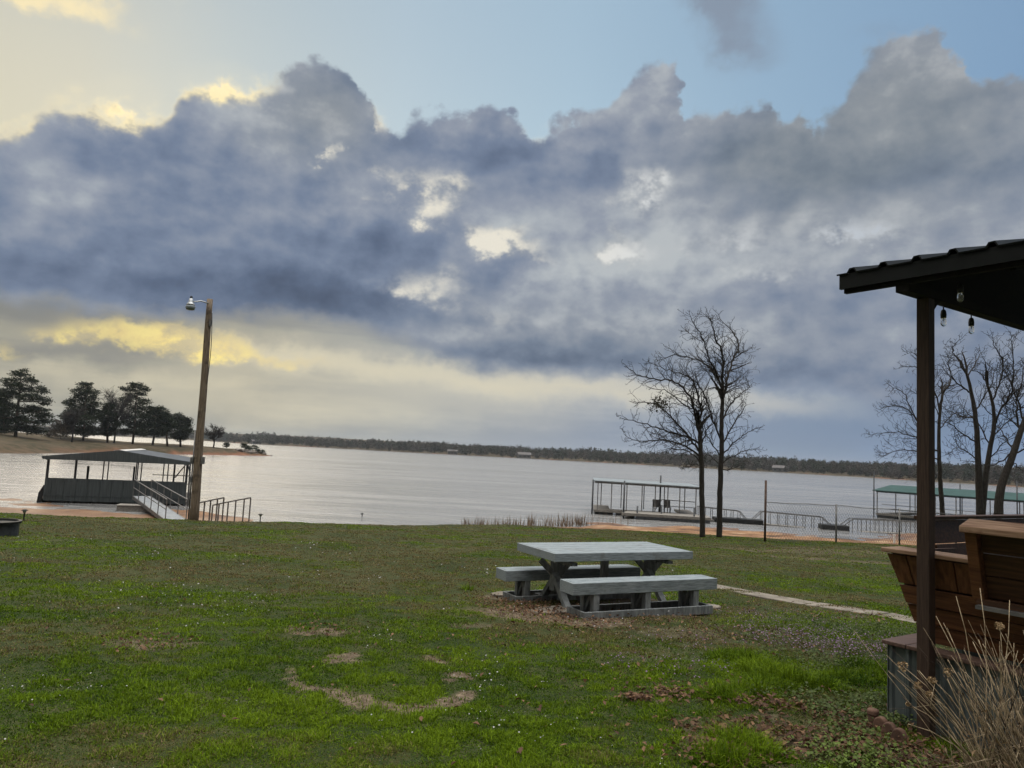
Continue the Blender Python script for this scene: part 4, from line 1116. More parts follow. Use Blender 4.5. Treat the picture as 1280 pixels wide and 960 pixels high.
def bare_tree(base, trunks, limbs, D, sc, off, seed, label, group, spread=2.4):
    """trunks and limbs drawn as pixel polylines, thrown out in depth"""
    T = Tree(D, seed); g = T.g
    def W(p, dy): return at(off[0] + p[0] / sc, off[1] + p[1] / sc, D + dy)
    b = W(base, 0); b.z = gz(b.x, b.y)
    tp = []
    for pl, r0, r1 in trunks:
        P = [W(p, 0) for p in pl]
        if (P[0] - b).length < 1.2: P[0].z = min(P[0].z, gz(P[0].x, P[0].y)) - .1
        tp.append((pl, T.limb(P, r0 * .88, r1 * .88, twigs=False)))
        T.twig(P[-1], P[-1] - P[-2], 1.0, r1, 1); T.twig(P[-1], P[-1] - P[-2], .8, r1, 1)
    for pl, r0, r1 in limbs:
        k = g.uniform(-1, 1) * spread
        P = []
        for i, p in enumerate(pl):
            f = i / (len(pl) - 1); P.append(W(p, k * f ** 1.2))
        T.limb(P, r0 * .8, r1 * .9)
    return T, b

off6 = (760, 380)
T, b = bare_tree((378, 930), [([(378, 932), (376, 800), (375, 700), (373, 620), (370, 560), (366, 500)], .125, .095)],
    [([(368, 520), (355, 470), (345, 420), (320, 360), (270, 312), (200, 300), (125, 285), (85, 262)], .075, .016),
     ([(370, 590), (330, 540), (280, 480), (230, 430), (190, 400), (120, 392)], .065, .014),
     ([(367, 560), (310, 530), (240, 510), (160, 482), (70, 460)], .06, .014),
     ([(370, 610), (310, 570), (220, 545), (130, 550), (75, 530)], .055, .012),
     ([(366, 500), (372, 420), (352, 340), (330, 295), (260, 270), (185, 245)], .065, .014),
     ([(373, 640), (340, 600), (280, 578), (230, 590)], .035, .012), ([(374, 560), (400, 500), (430, 470)], .04, .014),
     ([(345, 420), (300, 400), (240, 350), (180, 340)], .04, .012), ([(330, 540), (270, 560), (200, 520)], .03, .010),
     ([(376, 650), (350, 640), (320, 655)], .02, .01), ([(370, 560), (385, 470), (400, 410)], .04, .012)], 30.0, 3.2, off6, 3,
    '', None, 2.2)
TA = T.build('bare_tree', b, 'bare winter tree with left leaning limbs and dark leaf clump, left of a close pair', 'tree', 'bare trees on the lawn edge')
q = at(825, 505, 29.3); g = np.random.default_rng(5); n = 260
V, F, C = quads(q.x + g.normal(0, .22, n), q.y + g.normal(0, .2, n), q.z + g.normal(0, .14, n), g.uniform(.06, .14, n), g, .8, lerp3((.02, .018, .01), (.05, .045, .025), g.random(n)))
npmesh('leaf_clump', V - np.array([TA.location[:]]), F, 'leaf', C, TA)['kind'] = 'stuff'
T, b = bare_tree((445, 935), [([(445, 935), (447, 800), (450, 690), (454, 570), (455, 470), (458, 380)], .135, .085)],
    [([(457, 410), (455, 335), (430, 282), (390, 240), (330, 215), (260, 205), (212, 228)], .065, .013),
     ([(445, 310), (418, 250), (395, 190), (375, 130), (350, 90), (330, 50)], .05, .012),
     ([(458, 385), (460, 280), (455, 190), (430, 140), (415, 75), (398, 55)], .07, .013),
     ([(458, 390), (480, 290), (500, 220), (522, 165), (492, 105), (450, 62)], .07, .013),
     ([(498, 225), (540, 192), (565, 185)], .035, .012), ([(455, 480), (490, 400), (530, 362), (570, 330)], .045, .012),
     ([(453, 570), (500, 482), (540, 425), (552, 395)], .045, .012), ([(452, 610), (500, 560), (550, 520), (590, 500)], .04, .010),
     ([(451, 640), (520, 600), (582, 580)], .035, .010), ([(454, 550), (412, 440), (382, 352), (340, 302), (300, 272)], .05, .012),
     ([(450, 665), (520, 652), (562, 610)], .03, .010), ([(452, 610), (402, 540), (386, 482)], .035, .010),
     ([(448, 640), (400, 600), (370, 590)], .03, .01), ([(456, 330), (500, 330), (545, 290)], .03, .01), ([(380, 155), (330, 120), (310, 105)], .02, .01)], 30.4, 3.2, off6, 8, '', None, 2.2)
T.build('bare_tree', b, 'bare winter tree with tall upright crown, right of a close pair', 'tree', 'bare trees on the lawn edge')
off7 = (1080, 400)
T, b = bare_tree((362, 890), [([(364, 905), (356, 800), (348, 680), (345, 560), (350, 430), (362, 340)], .125, .06)],
    [([(346, 610), (275, 560), (240, 455), (180, 402), (100, 400), (72, 412)], .05, .011), ([(272, 555), (180, 522), (100, 520), (28, 530)], .035, .010),
     ([(347, 650), (260, 612), (170, 600), (88, 627)], .04, .010), ([(246, 470), (190, 350), (140, 312), (112, 300)], .03, .010),
     ([(351, 430), (300, 250), (240, 217), (178, 215)], .045, .010), ([(300, 255), (240, 160), (198, 152)], .03, .009), ([(350, 500), (420, 430), (470, 440)], .03, .01),
     ([(362, 340), (375, 300), (390, 290)], .04, .012), ([(352, 440), (300, 380), (230, 330)], .03, .01), ([(352, 730), (300, 700), (200, 730)], .025, .009)], 34.0, 3.69, off7, 13, '', None, 2.5)
T.build('bare_tree', b, 'slim bare tree standing half behind the brown porch post', 'tree', 'bare trees behind the porch')
T, b = bare_tree((535, 890), [([(537, 905), (531, 770), (525, 620), (515, 450), (495, 335), (472, 245)], .185, .06), ([(545, 905), (560, 740), (580, 600), (600, 480), (592, 380), (570, 300)], .15, .055)],
    [([(474, 250), (430, 182), (410, 132), (432, 98)], .045, .011), ([(495, 335), (430, 292), (388, 210), (400, 170)], .045, .010), ([(515, 455), (440, 440), (372, 408)], .04, .010),
     ([(522, 565), (450, 520), (400, 482), (355, 472)], .045, .010), ([(526, 650), (450, 590), (395, 612)], .035, .010), ([(478, 262), (520, 190), (542, 148)], .04, .010),
     ([(592, 382), (630, 280), (640, 190), (602, 122), (590, 80)], .05, .011), ([(600, 485), (640, 400), (680, 330), (690, 220), (680, 102), (686, 68)], .055, .011),
     ([(572, 305), (540, 250), (500, 230)], .04, .011), ([(585, 590), (530, 480), (480, 430), (440, 380)], .04, .01), ([(640, 400), (700, 330), (740, 300)], .04, .01), ([(590, 540), (660, 470), (720, 420)], .04, .01),
     ([(570, 650), (640, 570), (700, 520)], .035, .01), ([(515, 420), (560, 350), (600, 250), (560, 190)], .04, .01)], 32.0, 3.69, off7, 17, '', None, 2.5)
T.build('bare_tree', b, 'bare tree dividing low into two upright stems, right of the porch post', 'tree', 'bare trees behind the porch')
T, b = bare_tree((620, 890), [([(618, 905), (632, 770), (680, 640), (720, 520), (746, 450), (790, 350)], .205, .08)],
    [([(695, 600), (650, 540), (610, 482)], .05, .012), ([(720, 520), (700, 400), (720, 300), (742, 200)], .06, .012), ([(700, 590), (640, 650), (570, 672), (500, 650)], .045, .010),
     ([(738, 465), (700, 350), (655, 250), (620, 210)], .05, .011), ([(690, 620), (760, 585), (830, 560)], .05, .012), ([(770, 400), (760, 260), (790, 150)], .05, .012), ([(680, 650), (730, 690), (790, 700)], .03, .01), ([(725, 510), (660, 430), (640, 330)], .04, .01)], 31.0, 3.69, off7, 23, '', None, 2.5)
T.build('bare_tree', b, 'thick mossy trunked bare tree leaning right at the picture edge', 'tree', 'bare trees behind the porch')

# ------------------------------------------------------------------ pines and cedars on the point of land
def clump_cloud(P, R3, n, size, g, c1, c2):
    """needle tufts filling ellipsoids: (n,3) centres with own little fans"""
    u = g.normal(0, 1, (n, 3)); u /= np.linalg.norm(u, axis=1)[:, None]
    rr = g.uniform(.25, 1, n) ** .5
    C = np.array(P)[None] + u * rr[:, None] * np.array(R3)[None]
    k = 26
    cc = np.repeat(C, k, 0); m = len(cc)
    e = g.normal(0, 1, (m, 3)) * np.array([.55, .55, .24]) * size
    ctr = cc + e; dirv = e + g.normal(0, .25, (m, 3)) * size; dirv /= np.linalg.norm(dirv, axis=1)[:, None] + 1e-9
    side = g.normal(0, 1, (m, 3)); side -= dirv * (side * dirv).sum(1)[:, None]; side /= np.linalg.norm(side, axis=1)[:, None] + 1e-9
    s = (size * g.uniform(.35, .75, m))[:, None]
    V = np.stack([ctr - side * s * .28, ctr + side * s * .28, ctr + dirv * s], 1).reshape(-1, 3)
    t = np.repeat(g.random(n), k); t = np.clip(t + g.normal(0, .15, m), 0, 1)
    col = np.repeat(lerp3(c1, c2, t), 3, 0)
    return V, col, C

def conifer(name, base, top, lobes, D, seed, label, dens=1.0, c=((.006, .011, .005), (.022, .032, .012)), size=.55, group='trees on the point of land', r=.25):
    g = np.random.default_rng(seed); rd = random.Random(seed)
    b = at(base[0], base[1], D); b.z = gz(b.x, b.y); t = at(top[0], top[1], D)
    root = empty(name, b, label, 'tree', group)
    tm = MB(); tm.tube([b - Vector((0, 0, .3)), b.lerp(t, .3) + Vector((rd.uniform(-.2, .2), 0, 0)), b.lerp(t, .65), b.lerp(t, .96)], [r, r * .85, r * .55, .05], 8)
    VV, CC = [], []
    for px, py, rx, ry in lobes:
        dy = rd.uniform(-.5, .5) * rx / FPX * D
        c0 = at(px, py, D + dy); R3 = (rx / FPX * D, rx / FPX * D * .85, ry / FPX * D)
        n = int(20 * dens * max(1, R3[0] * R3[2] * 1.1)); V, col, C = clump_cloud(c0, R3, n, size, g, *c); VV.append(V); CC.append(col)
        j = b.lerp(t, min(.95, max(.15, (c0.z - b.z - R3[2] * .5) / (t.z - b.z + 1e-6))))
        tm.tube([j, j.lerp(c0, .6) + Vector((0, 0, -.1)), c0], [r * .35, r * .22, .04], 5)
        for i in range(0, len(C), 4): tm.tube([c0, Vector(C[i])], [.05, .025], 3)
    tm.build('trunk', 'pinebark', root, True)
    V = np.concatenate(VV) - np.array([b[:]]); F = np.arange(len(V)).reshape(-1, 3)
    npmesh('crown', V, F, 'needles', np.concatenate(CC), root)
conifer('pine_tree', (19, 549), (27, 462), [(26,467,11,6),(15,477,12,6),(38,476,9,5),(24,484,16,5),(48,488,10,6),(6,490,12,6),(30,496,22,6),(54,501,9,6),(2,505,14,7),(22,510,26,6),(47,515,14,7),(10,522,22,7),(36,527,22,6),(57,522,10,7),(18,535,20,4),(44,538,16,5),(2,538,12,4)], 150, 51, 'largest pine on the point of land, broad layered crown at far left', 1.0, r=.33)
conifer('pine_tree', (5, 547), (0, 488), [(0,494,11,7),(-6,508,15,9),(4,520,12,8),(-4,530,14,7)], 158, 52, 'pine cut by the left picture edge, behind the largest pine', 1.0)
conifer('pine_tree', (104, 550), (108, 480), [(107,482,10,4),(99,489,11,5),(115,490,9,4),(106,497,15,5),(92,504,12,5),(114,505,12,5),(102,512,20,6),(118,518,11,7),(88,520,12,7),(104,524,22,7),(100,534,22,6),(84,531,9,6),(106,541,18,4)], 165, 53, 'second tallest pine on the point, stacked crown right of a brushy gap', 1.1)
conifer('pine_tree', (166, 551), (172, 480), [(171,482,11,4),(161,486,10,4),(180,487,8,4),(170,494,14,4),(158,500,8,4),(178,502,11,4),(167,509,12,4),(172,518,12,5),(160,526,10,7),(170,533,13,7),(160,540,13,4),(176,541,10,4)], 172, 54, 'slender pine with open tufted crown near the middle of the point', 1.0)
conifer('cedar_tree', (135, 549), (136, 504), [(136,510,7,6),(134,520,11,8),(138,531,13,8),(133,540,12,5)], 168, 55, 'dark dense cedar between the second pine and the slender pine', 1.5, ((.007, .012, .006), (.02, .028, .012)))
conifer('pine_tree', (191, 551), (196, 509), [(188,513,11,6),(201,514,9,6),(195,521,17,6),(183,527,11,7),(203,528,9,8),(192,534,16,6),(186,541,8,4),(198,541,9,4)], 176, 56, 'low round headed pine right of the slender pine', 1.3)
conifer('pine_tree', (210, 552), (209, 518), [(208,522,8,5),(212,530,9,7),(206,539,10,6)], 180, 57, 'small pine squeezed between the round headed pine and the end cedar', 1.3)
conifer('cedar_tree', (226, 555), (224, 518), [(221,521,9,4),(230,525,9,4),(224,531,14,6),(229,539,11,6),(223,546,11,5)], 184, 58, 'wind shaped dark cedar last in the row, just left of the light pole', 1.6, ((.008, .013, .007), (.024, .032, .014)))
conifer('shrub', (76, 549), (76, 522), [(70,532,7,9),(82,536,8,9),(76,541,12,6),(64,540,7,6)], 162, 59, 'brown brushy thicket in the gap right of the largest pine', .8, ((.03, .024, .018), (.07, .055, .04)), .5, r=.08)
conifer('shrub', (283, 560), (283, 552), [(283,556,3,3)], 196, 60, 'lone small round bush right of the light pole on the point', 2, size=.35, r=.05)
conifer('shrub', (306, 562), (306, 553), [(305,557,4,3.5),(310,560,4,3)], 201, 61, 'dark bush on top of the rocks at the tip of the point', 2, size=.35, r=.05)
conifer('shrub', (320, 565), (319, 556), [(318,560,5,3.5),(325,564,5,2.5)], 204, 62, 'low dark bush at the very end of the point', 2, size=.35, r=.05)

def small_bare(px, py, top, D, wd, seed, label, group):
    b = at(px, py, D); b.z = gz(b.x, b.y); t = at(px + 1, top, D); H = t.z - b.z
    T = Tree(D, seed); g = T.g
    T.tr.tube([b - Vector((0, 0, .2)), b + Vector((.1, 0, H * .3)), b + Vector((0, 0, H * .6))], [.2, .15, .09], 8)
    for k in range(17):
        a = g.uniform(0, 2 * PI); z = b + Vector((0, 0, H * g.uniform(.22, .6))); w = wd / FPX * D
        d = Vector((math.cos(a) * w, math.sin(a) * w, H * g.uniform(.15, .45)))
        pts = [z, z + d * .4 + Vector((0, 0, H * .04)), z + d * .8]
        T.tw.tube(pts, [.09, .07, .045], 5)
        for q in pts[1:]:
            for j in range(9):
                dd = d.normalized() + Vector((g.gauss(0, .6), g.gauss(0, .6), g.gauss(.2, .4))); L = g.uniform(.12, .26) * H
                m = q + dd.normalized() * L * .5; e = q + (dd + Vector((g.gauss(0, .3), g.gauss(0, .3), g.gauss(0, .3)))).normalized() * L
                T.tw.tube([q, m, e], [.05, .04, .025], 4)
                for i in range(3): T.tw.tube([m, m + Vector((g.gauss(0, .3), g.gauss(0, .3), g.gauss(.1, .3))) * L], [.032, .022], 3)
    T.build('bare_tree', b, label, 'tree', group)
small_bare(267, 558, 532, 194, 11, 71, 'small lone bare tree right of the light pole on the point', 'trees on the point of land')
small_bare(143, 549, 488, 170, 13, 72, 'pale leafless tree rising between the pines in the middle of the point', 'trees on the point of land')
small_bare(90, 549, 505, 158, 9, 73, 'thin leafless tree left of the second tallest pine', 'trees on the point of land')

def shore_rocks():
    rd = random.Random(4)
    for k, (px, py, D, s) in enumerate([(298,566,199,1.3),(309,566,201,1.6),(318,568,203,1.2),(328,569,205,1.0),(338,570.5,206,.7),(346,571.3,206.5,.45)]):
        b = at(px, py, D); b.z = max(gz(b.x, b.y), WATER) - .15
        bm = bmesh.new(); bmesh.ops.create_icosphere(bm, subdivisions=2, radius=s)
        for v in bm.verts: v.co *= rd.uniform(.75, 1.12); v.co.z *= .55
        me = bpy.data.meshes.new('rock'); bm.to_mesh(me); bm.free(); me.materials.append(M['stone'])
        o = bpy.data.objects.new('rock', me); COL.objects.link(o); o.location = b
        tag(o, ('grey boulder at the tip of the point, first from the left', 'biggest grey boulder below the dark bush on the point', 'grey boulder just right of the biggest boulder on the point', 'grey boulder nearly at the end of the point', 'small rock in the water off the point', 'smallest rock, farthest out in the water off the point')[k], 'rock', 'rocks at the tip of the point')
shore_rocks()

# ------------------------------------------------------------------ woods on the far shore, one mass
def far_woods():
    g = np.random.default_rng(77)
    n = 4600
    az = g.uniform(-36, 38, n); depth = np.abs(g.normal(0, 1, n)) * 60 + g.uniform(0, 6, n) + g.uniform(0, 40, n) * (g.random(n) < .6)
    rr = shore_far(az) + (fbm(az * .35, az * 0 + 2, 51, 4) - .5) * 60 + depth
    x = rr * np.sin(np.radians(az)); y = rr * np.cos(np.radians(az)); z = ground_z(x, y)
    ok = z > WATER - .15; x, y, z, rr, az = x[ok], y[ok], z[ok], rr[ok], az[ok]; n = len(x)
    ever = g.random(n) < .30 + .25 * (fbm(az * .9, az * 0, 93, 3) > .55)
    H = np.where(ever, g.uniform(5.5, 8.0, n), g.uniform(5.0, 8.2, n)) * np.where(g.random(n) < .25, .45, 1) * (.78 + .5 * fbm(az * .6, az * 0 + 4, 95, 3)); W = np.where(ever, g.uniform(2.0, 3.4, n), g.uniform(3.0, 5.0, n))
    k = 110
    u = g.normal(0, 1, (n, k, 3)); u /= np.linalg.norm(u, axis=2)[..., None]; rad = g.uniform(.3, 1, (n, k, 1)) ** .5
    P = u * rad * np.stack([W / 2 * 1.1, W / 2 * 1.1, H * .42], 1)[:, None, :]
    P += np.stack([x, y, z + H * .52], 1)[:, None, :]
    c = P.reshape(-1, 3); m = len(c)
    s = np.repeat(np.where(ever, .62, .5), k)[:, None] * g.uniform(.5, 1.4, (m, 1)) 
    V = c[:, None, :] + g.normal(0, .62, (m, 3, 3)) * s[:, None, :]
    base = np.where(ever[:, None], lerp3((.016, .020, .012), (.034, .040, .024), g.random(n)), lerp3((.034, .028, .024), (.072, .060, .050), g.random(n)))
    col = np.repeat(np.repeat(base, k, 0) * g.uniform(.7, 1.3, (m, 1)), 3, 0)
    V = V.reshape(-1, 3)
    tag(npmesh('far_woods', V, np.arange(len(V)).reshape(-1, 3), 'needles', col), 'winter woods lining the far shore of the lake', 'woods', kind='stuff')
far_woods()

def lake_house(px, py, D, w, h, label):
    a = math.degrees(math.atan2(*at(px, py, D).xy)); rr = float(shore_far(a)) + (fbm(np.array([a * .35]), np.array([2.0]), 51, 4)[0] - .5) * 60 + 6
    v = ray(px, py); k = rr / math.hypot(v.x, v.y); b = Vector((v.x * k, v.y * k, 0)); b.z = gz(b.x, b.y)
    rz = -math.radians(a) + random.uniform(-.3, .3); co, si = math.cos(rz), math.sin(rz)
    root = empty('lake_house', b, label, 'house', 'houses on the far shore')
    def L(x, y, z): return Vector((b.x + x * co - y * si, b.y + x * si + y * co, b.z + z))
    d = w * .6
    part('wall', 'farwall', root, lambda m: m.quadbox([L(-w/2,-d/2,-1), L(w/2,-d/2,-1), L(w/2,d/2,-1), L(-w/2,d/2,-1), L(-w/2,-d/2,h), L(w/2,-d/2,h), L(w/2,d/2,h), L(-w/2,d/2,h)]))
    part('roof', 'farroof', root, lambda m: [m.slab([L(-w/2-.4, s*(d/2+.4), h), L(w/2+.4, s*(d/2+.4), h), L(w/2+.4, s*.001, h+d*.3), L(-w/2-.4, s*.001, h+d*.3)], (0, 0, .15)) for s in (-1, 1)])
    for x in (-.32, 0, .32): part('window', 'farglass', root, lambda m: m.box(L(x * w, -d/2 - .03, h * .5), (w * .16, .05, h * .4), rz))
for px, py, w, h, lb in ((655, 569, 11, 2.8, 'widest pale house at the waterline of the far shore, in the middle'), (566, 562, 8, 2.6, 'small pale cabin on the far shore left of the widest pale house'), (320, 554, 9, 2.6, 'pale boathouse on the far shore right of the point'), (976, 588, 10, 2.6, 'low pale cabin on the far shore above the fence end post')):
    lake_house(px, py, 600, w, h, lb)

# ------------------------------------------------------------------ porch corner on the right
P0 = Vector((3.075, 5.5, 0)); PA = Vector((.56, -.8285, 0)).normalized(); PB = Vector((-PA.y, PA.x, 0))
def PV(a, b, z): return P0 + PA * a + PB * b + Vector((0, 0, z))
RZ = math.atan2(PA.y, PA.x)
def pbox(m, a0, a1, b0, b1, z0, z1): m.quadbox([PV(a0, b0, z0), PV(a1, b0, z0), PV(a1, b1, z0), PV(a0, b1, z0), PV(a0, b0, z1), PV(a1, b0, z1), PV(a1, b1, z1), PV(a0, b1, z1)])

def make_porch():
    g0 = gz(P0.x, P0.y)
    root = empty('porch', (P0.x, P0.y, g0), 'dark porch roof of ribbed steel on a brown square post', 'porch')
    part('post', 'post', root, lambda m: pbox(m, -.045, .045, -.045, .045, g0 - .3, 2.955), bevel=.004)
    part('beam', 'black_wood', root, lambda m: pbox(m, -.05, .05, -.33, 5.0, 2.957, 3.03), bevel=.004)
    part('knee_block', 'black_wood', root, lambda m: m.slab([PV(.02, .048, 2.955), PV(.02, .16, 2.955), PV(.02, .048, 2.84)], PA * -.04))
    part('fascia', 'black_metal', root, lambda m: pbox(m, -.47, 4.2, -.37, -.34, 3.04, 3.155))
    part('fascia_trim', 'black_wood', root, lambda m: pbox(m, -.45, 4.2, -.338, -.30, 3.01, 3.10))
    sl = .235
    part('gable_board', 'black_wood', root, lambda m: m.slab([PV(-.052, -.33, 3.032), PV(-.052, 5.0, 3.032), PV(-.052, 5.0, 3.06 + 5.33 * sl), PV(-.052, -.33, 3.06)], PA * .03))
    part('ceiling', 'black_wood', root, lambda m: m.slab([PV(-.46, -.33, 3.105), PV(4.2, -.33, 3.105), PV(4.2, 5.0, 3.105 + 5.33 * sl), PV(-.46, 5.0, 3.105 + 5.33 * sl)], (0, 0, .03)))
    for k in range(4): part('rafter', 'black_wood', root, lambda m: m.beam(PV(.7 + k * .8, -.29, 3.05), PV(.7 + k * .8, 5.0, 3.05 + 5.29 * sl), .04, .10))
    def roof(m):
        # ribbed sheet: cross section along the eave, swept up the slope
        prof = []; a = -.485
        while a < 4.2:
            prof += [(a, 0), (a + .085, 0), (a + .105, .032), (a + .145, .034), (a + .165, 0)]; a += .245
        i = len(m.v)
        for b_, z in ((-.385, 3.158), (5.0, 3.158 + 5.385 * sl)):
            for aa, dz in prof: m.v.append(tuple(PV(aa, b_, z + dz)))
        n = len(prof)
        for k in range(n - 1): m.f.append((i + k, i + k + 1, i + n + k + 1, i + n + k))
    rf = part('roof', 'black_metal', root, roof)
    sd = rf.modifiers.new('thick', 'SOLIDIFY'); sd.thickness = .012
make_porch()

def string_light(p, drop, label):
    root = empty('string_light', p, label, 'string light', 'bulbs hanging under the porch roof')
    Z = Vector((0, 0, 1))
    part('cord', 'black', root, lambda m: m.tube([p, p - Z * drop], .005, 6), True)
    q = p - Z * drop
    part('socket', 'black', root, lambda m: m.lathe(q, [(.010, .004), (.018, -.006), (.022, -.035), (.020, -.062)], 14), True)
    part('bulb', 'glass', root, lambda m: m.lathe(q, [(.013, -.060), (.017, -.068), (.021, -.095), (.018, -.118), (.006, -.128)], 14), True)
    part('filament', 'alu', root, lambda m: m.tube([q - Z * .062, q - Z * .085], .003, 6))
string_light(PV(-.02, .31, 2.955), .035, 'dark socket bulb hanging nearest the porch post')
string_light(PV(-.02, .76, 2.955), .035, 'dark socket bulb hanging by the picture edge, farther from the post')
string_light(PV(.32, -.16, 2.99), .0, 'clear bulb seen against the black porch ceiling')

# flared wooden bench wall on a metal clad base
def make_hull():
    root = empty('wooden_bench', (PV(.2, .2, 0).x, PV(.2, .2, 0).y, gz(*PV(.2, .2, 0).xy)), 'flared cedar plank bench seen from behind on a corrugated metal base', 'bench')
    Z0, Z1, B0, B1 = .385, 1.035, .27, .06
    aL = lambda t: -.165 - .165 * t
    def wpt(a, t, dn=0): return PV(a, B0 + (B1 - B0) * t, Z0 + (Z1 - Z0) * t) + (PB * .955 + Vector((0, 0, .296))) * dn
    aR = 1.9
    pl = MB()
    for k in range(3):
        t0, t1 = .005 + k * .215, (k + 1) * .215 - .012
        pl.slab([wpt(aL(t0), t0, -.004 * k), wpt(aR, t0, -.004 * k), wpt(aR, t1, .010 - .004 * k), wpt(aL(t1), t1, .010 - .004 * k)], PB * .03)
    pl.build('plank_wall', 'cedar', root, bevel=.004)
    ub = MB(); a = aL(.65); k = 0
    xs = [None, -.155, -.005, .155, .31, .47, .63, .8, 1.0, 1.2, 1.4, 1.6, aR]
    for i in range(len(xs) - 1):
        l0, l1 = (aL(.655), aL(.985)) if xs[i] is None else (xs[i] + .006, xs[i] + .006 - (.03 if i == 1 else 0))
        r = xs[i + 1] - .004
        ub.slab([wpt(l0, .655, .004), wpt(r, .655, .004), wpt(r - (.03 if i == 0 else 0), .985, .004), wpt(l1, .985, .004)], PB * .026)
    ub.build('upright_boards', 'cedar_v', root, bevel=.003)
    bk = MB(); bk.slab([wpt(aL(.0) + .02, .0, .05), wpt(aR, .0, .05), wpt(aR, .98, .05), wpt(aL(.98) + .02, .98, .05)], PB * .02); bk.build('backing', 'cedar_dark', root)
    cp = MB()
    for a0, a1 in ((-.36, -.03), (-.026, .42), (.424, 1.9)): pbox(cp, a0, a1, .035, .30, Z1 + .002, Z1 + .034)
    cp.build('top_cap', 'cedar_cap', root, bevel=.006)
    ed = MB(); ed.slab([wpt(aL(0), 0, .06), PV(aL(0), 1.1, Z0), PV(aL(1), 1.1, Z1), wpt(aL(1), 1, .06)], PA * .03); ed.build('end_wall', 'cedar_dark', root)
    st = MB(); pbox(st, -.10, 1.9, .34, .80, .42, .46); st.build('seat', 'cedar', root)
    # clad base
    g = min(gz(*PV(-.43, .13, 0).xy), gz(*PV(1.8, .13, 0).xy)) - .1
    def sheet(m):
        prof = []; a = -.345
        while a < 1.85: prof += [(a, 0), (a + .012, -.018), (a + .034, -.018), (a + .046, 0), (a + .125, 0)]; a += .125
        i = len(m.v); n = len(prof)
        for z in (g, .333):
            for aa, db in prof: m.v.append(tuple(PV(aa, .135 + db, z)))
        for k in range(n - 1): m.f.append((i + k, i + k + 1, i + n + k + 1, i + n + k))
    ms = part('metal_base', 'corrugated', root, sheet)
    sd = ms.modifiers.new('thick', 'SOLIDIFY'); sd.thickness = .006
    part('base_side', 'corrugated', root, lambda m: pbox(m, -.351, -.345, .12, .75, g, .333))
    part('base_cap', 'red_cap', root, lambda m: (pbox(m, -.385, -.20, .095, .77, .335, .365), pbox(m, -.196, .6, .095, .262, .335, .365), pbox(m, .604, 1.9, .095, .262, .335, .365)), bevel=.005)
make_hull()

def make_seatback():
    root = empty('outdoor_chair', (PV(.8, -.05, 0).x, PV(.8, -.05, 0).y, gz(*PV(.8, -.05, 0).xy)), 'tall cedar chair back leaning outward with worn cap, right of the porch post', 'chair')
    A0 = lambda t: .30 + .02 * t
    def w(a, t, dn=0): return PV(a, .03 - .16 * t, .80 + .47 * t) + (PB * .95 + Vector((0, 0, .31))) * dn
    part('side_board', 'cedar', root, lambda m: m.slab([w(A0(0), 0), w(A0(0) + .075, 0), w(A0(1) + .075, 1), w(A0(1), 1)], PB * .09), bevel=.005)
    bd = MB()
    for k in range(3):
        t0, t1 = k / 3 + .005, (k + 1) / 3 - .012
        bd.slab([w(A0(t0) + .077, t0, .055), w(2.0, t0, .055), w(2.0, t1, .062), w(A0(t1) + .077, t1, .062)], PB * .025)
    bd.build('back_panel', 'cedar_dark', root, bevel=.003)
    part('cap', 'cedar_cap', root, lambda m: m.slab([w(A0(1) - .02, 1, -.03) + Vector((0, 0, .0)), w(2.0, 1, -.03), w(2.0, 1, .13), w(A0(1) - .02, 1, .13)], (0, 0, .045)), bevel=.006)
    part('ledge', 'steel', root, lambda m: pbox(m, .34, 2.0, -.02, .09, .745, .77))
    part('lower_rail', 'cedar_dark', root, lambda m: pbox(m, .33, 2.0, .025, .085, .773, .81))
    gg = gz(*PV(1.2, .05, 0).xy)
    for a in (.9, 1.8): part('leg', 'cedar_dark', root, lambda m: pbox(m, a, a + .08, .0, .045, gg - .05, .733))
make_seatback()

def make_farbench():
    root = empty('wooden_bench', (PV(-.4, 2, 0).x, PV(-.4, 2, 0).y, gz(*PV(-.4, 2, 0).xy)), 'dark cedar bench back running away behind the near bench', 'bench')
    def w(b, t): return PV(-.26 - .27 * t, b, .45 + .80 * t)
    bd = MB()
    for k in range(4):
        t0, t1 = k / 4 + .004, (k + 1) / 4 - .008
        bd.slab([w(1.2 - .15 * t0, t0), w(4.2, t0), w(4.2, t1), w(1.2 - .15 * t1, t1)], PA * -.03)
    bd.build('back_panel', 'cedar_dark', root, bevel=.003)
    part('cap', 'cedar_dark', root, lambda m: m.slab([w(1.02, 1) + PA * .02, w(4.2, 1) + PA * .02, w(4.2, 1) - PA * .09, w(1.02, 1) - PA * .09], (0, 0, .03)), bevel=.005)
    part('seat', 'cedar_dark', root, lambda m: pbox(m, -.27, .25, .95, 4.2, .40, .44))
    gg = gz(*PV(-.2, 2, 0).xy)
    part('base', 'corrugated', root, lambda m: pbox(m, -.25, -.2, .96, 4.2, gg - .2, .398))
make_farbench()

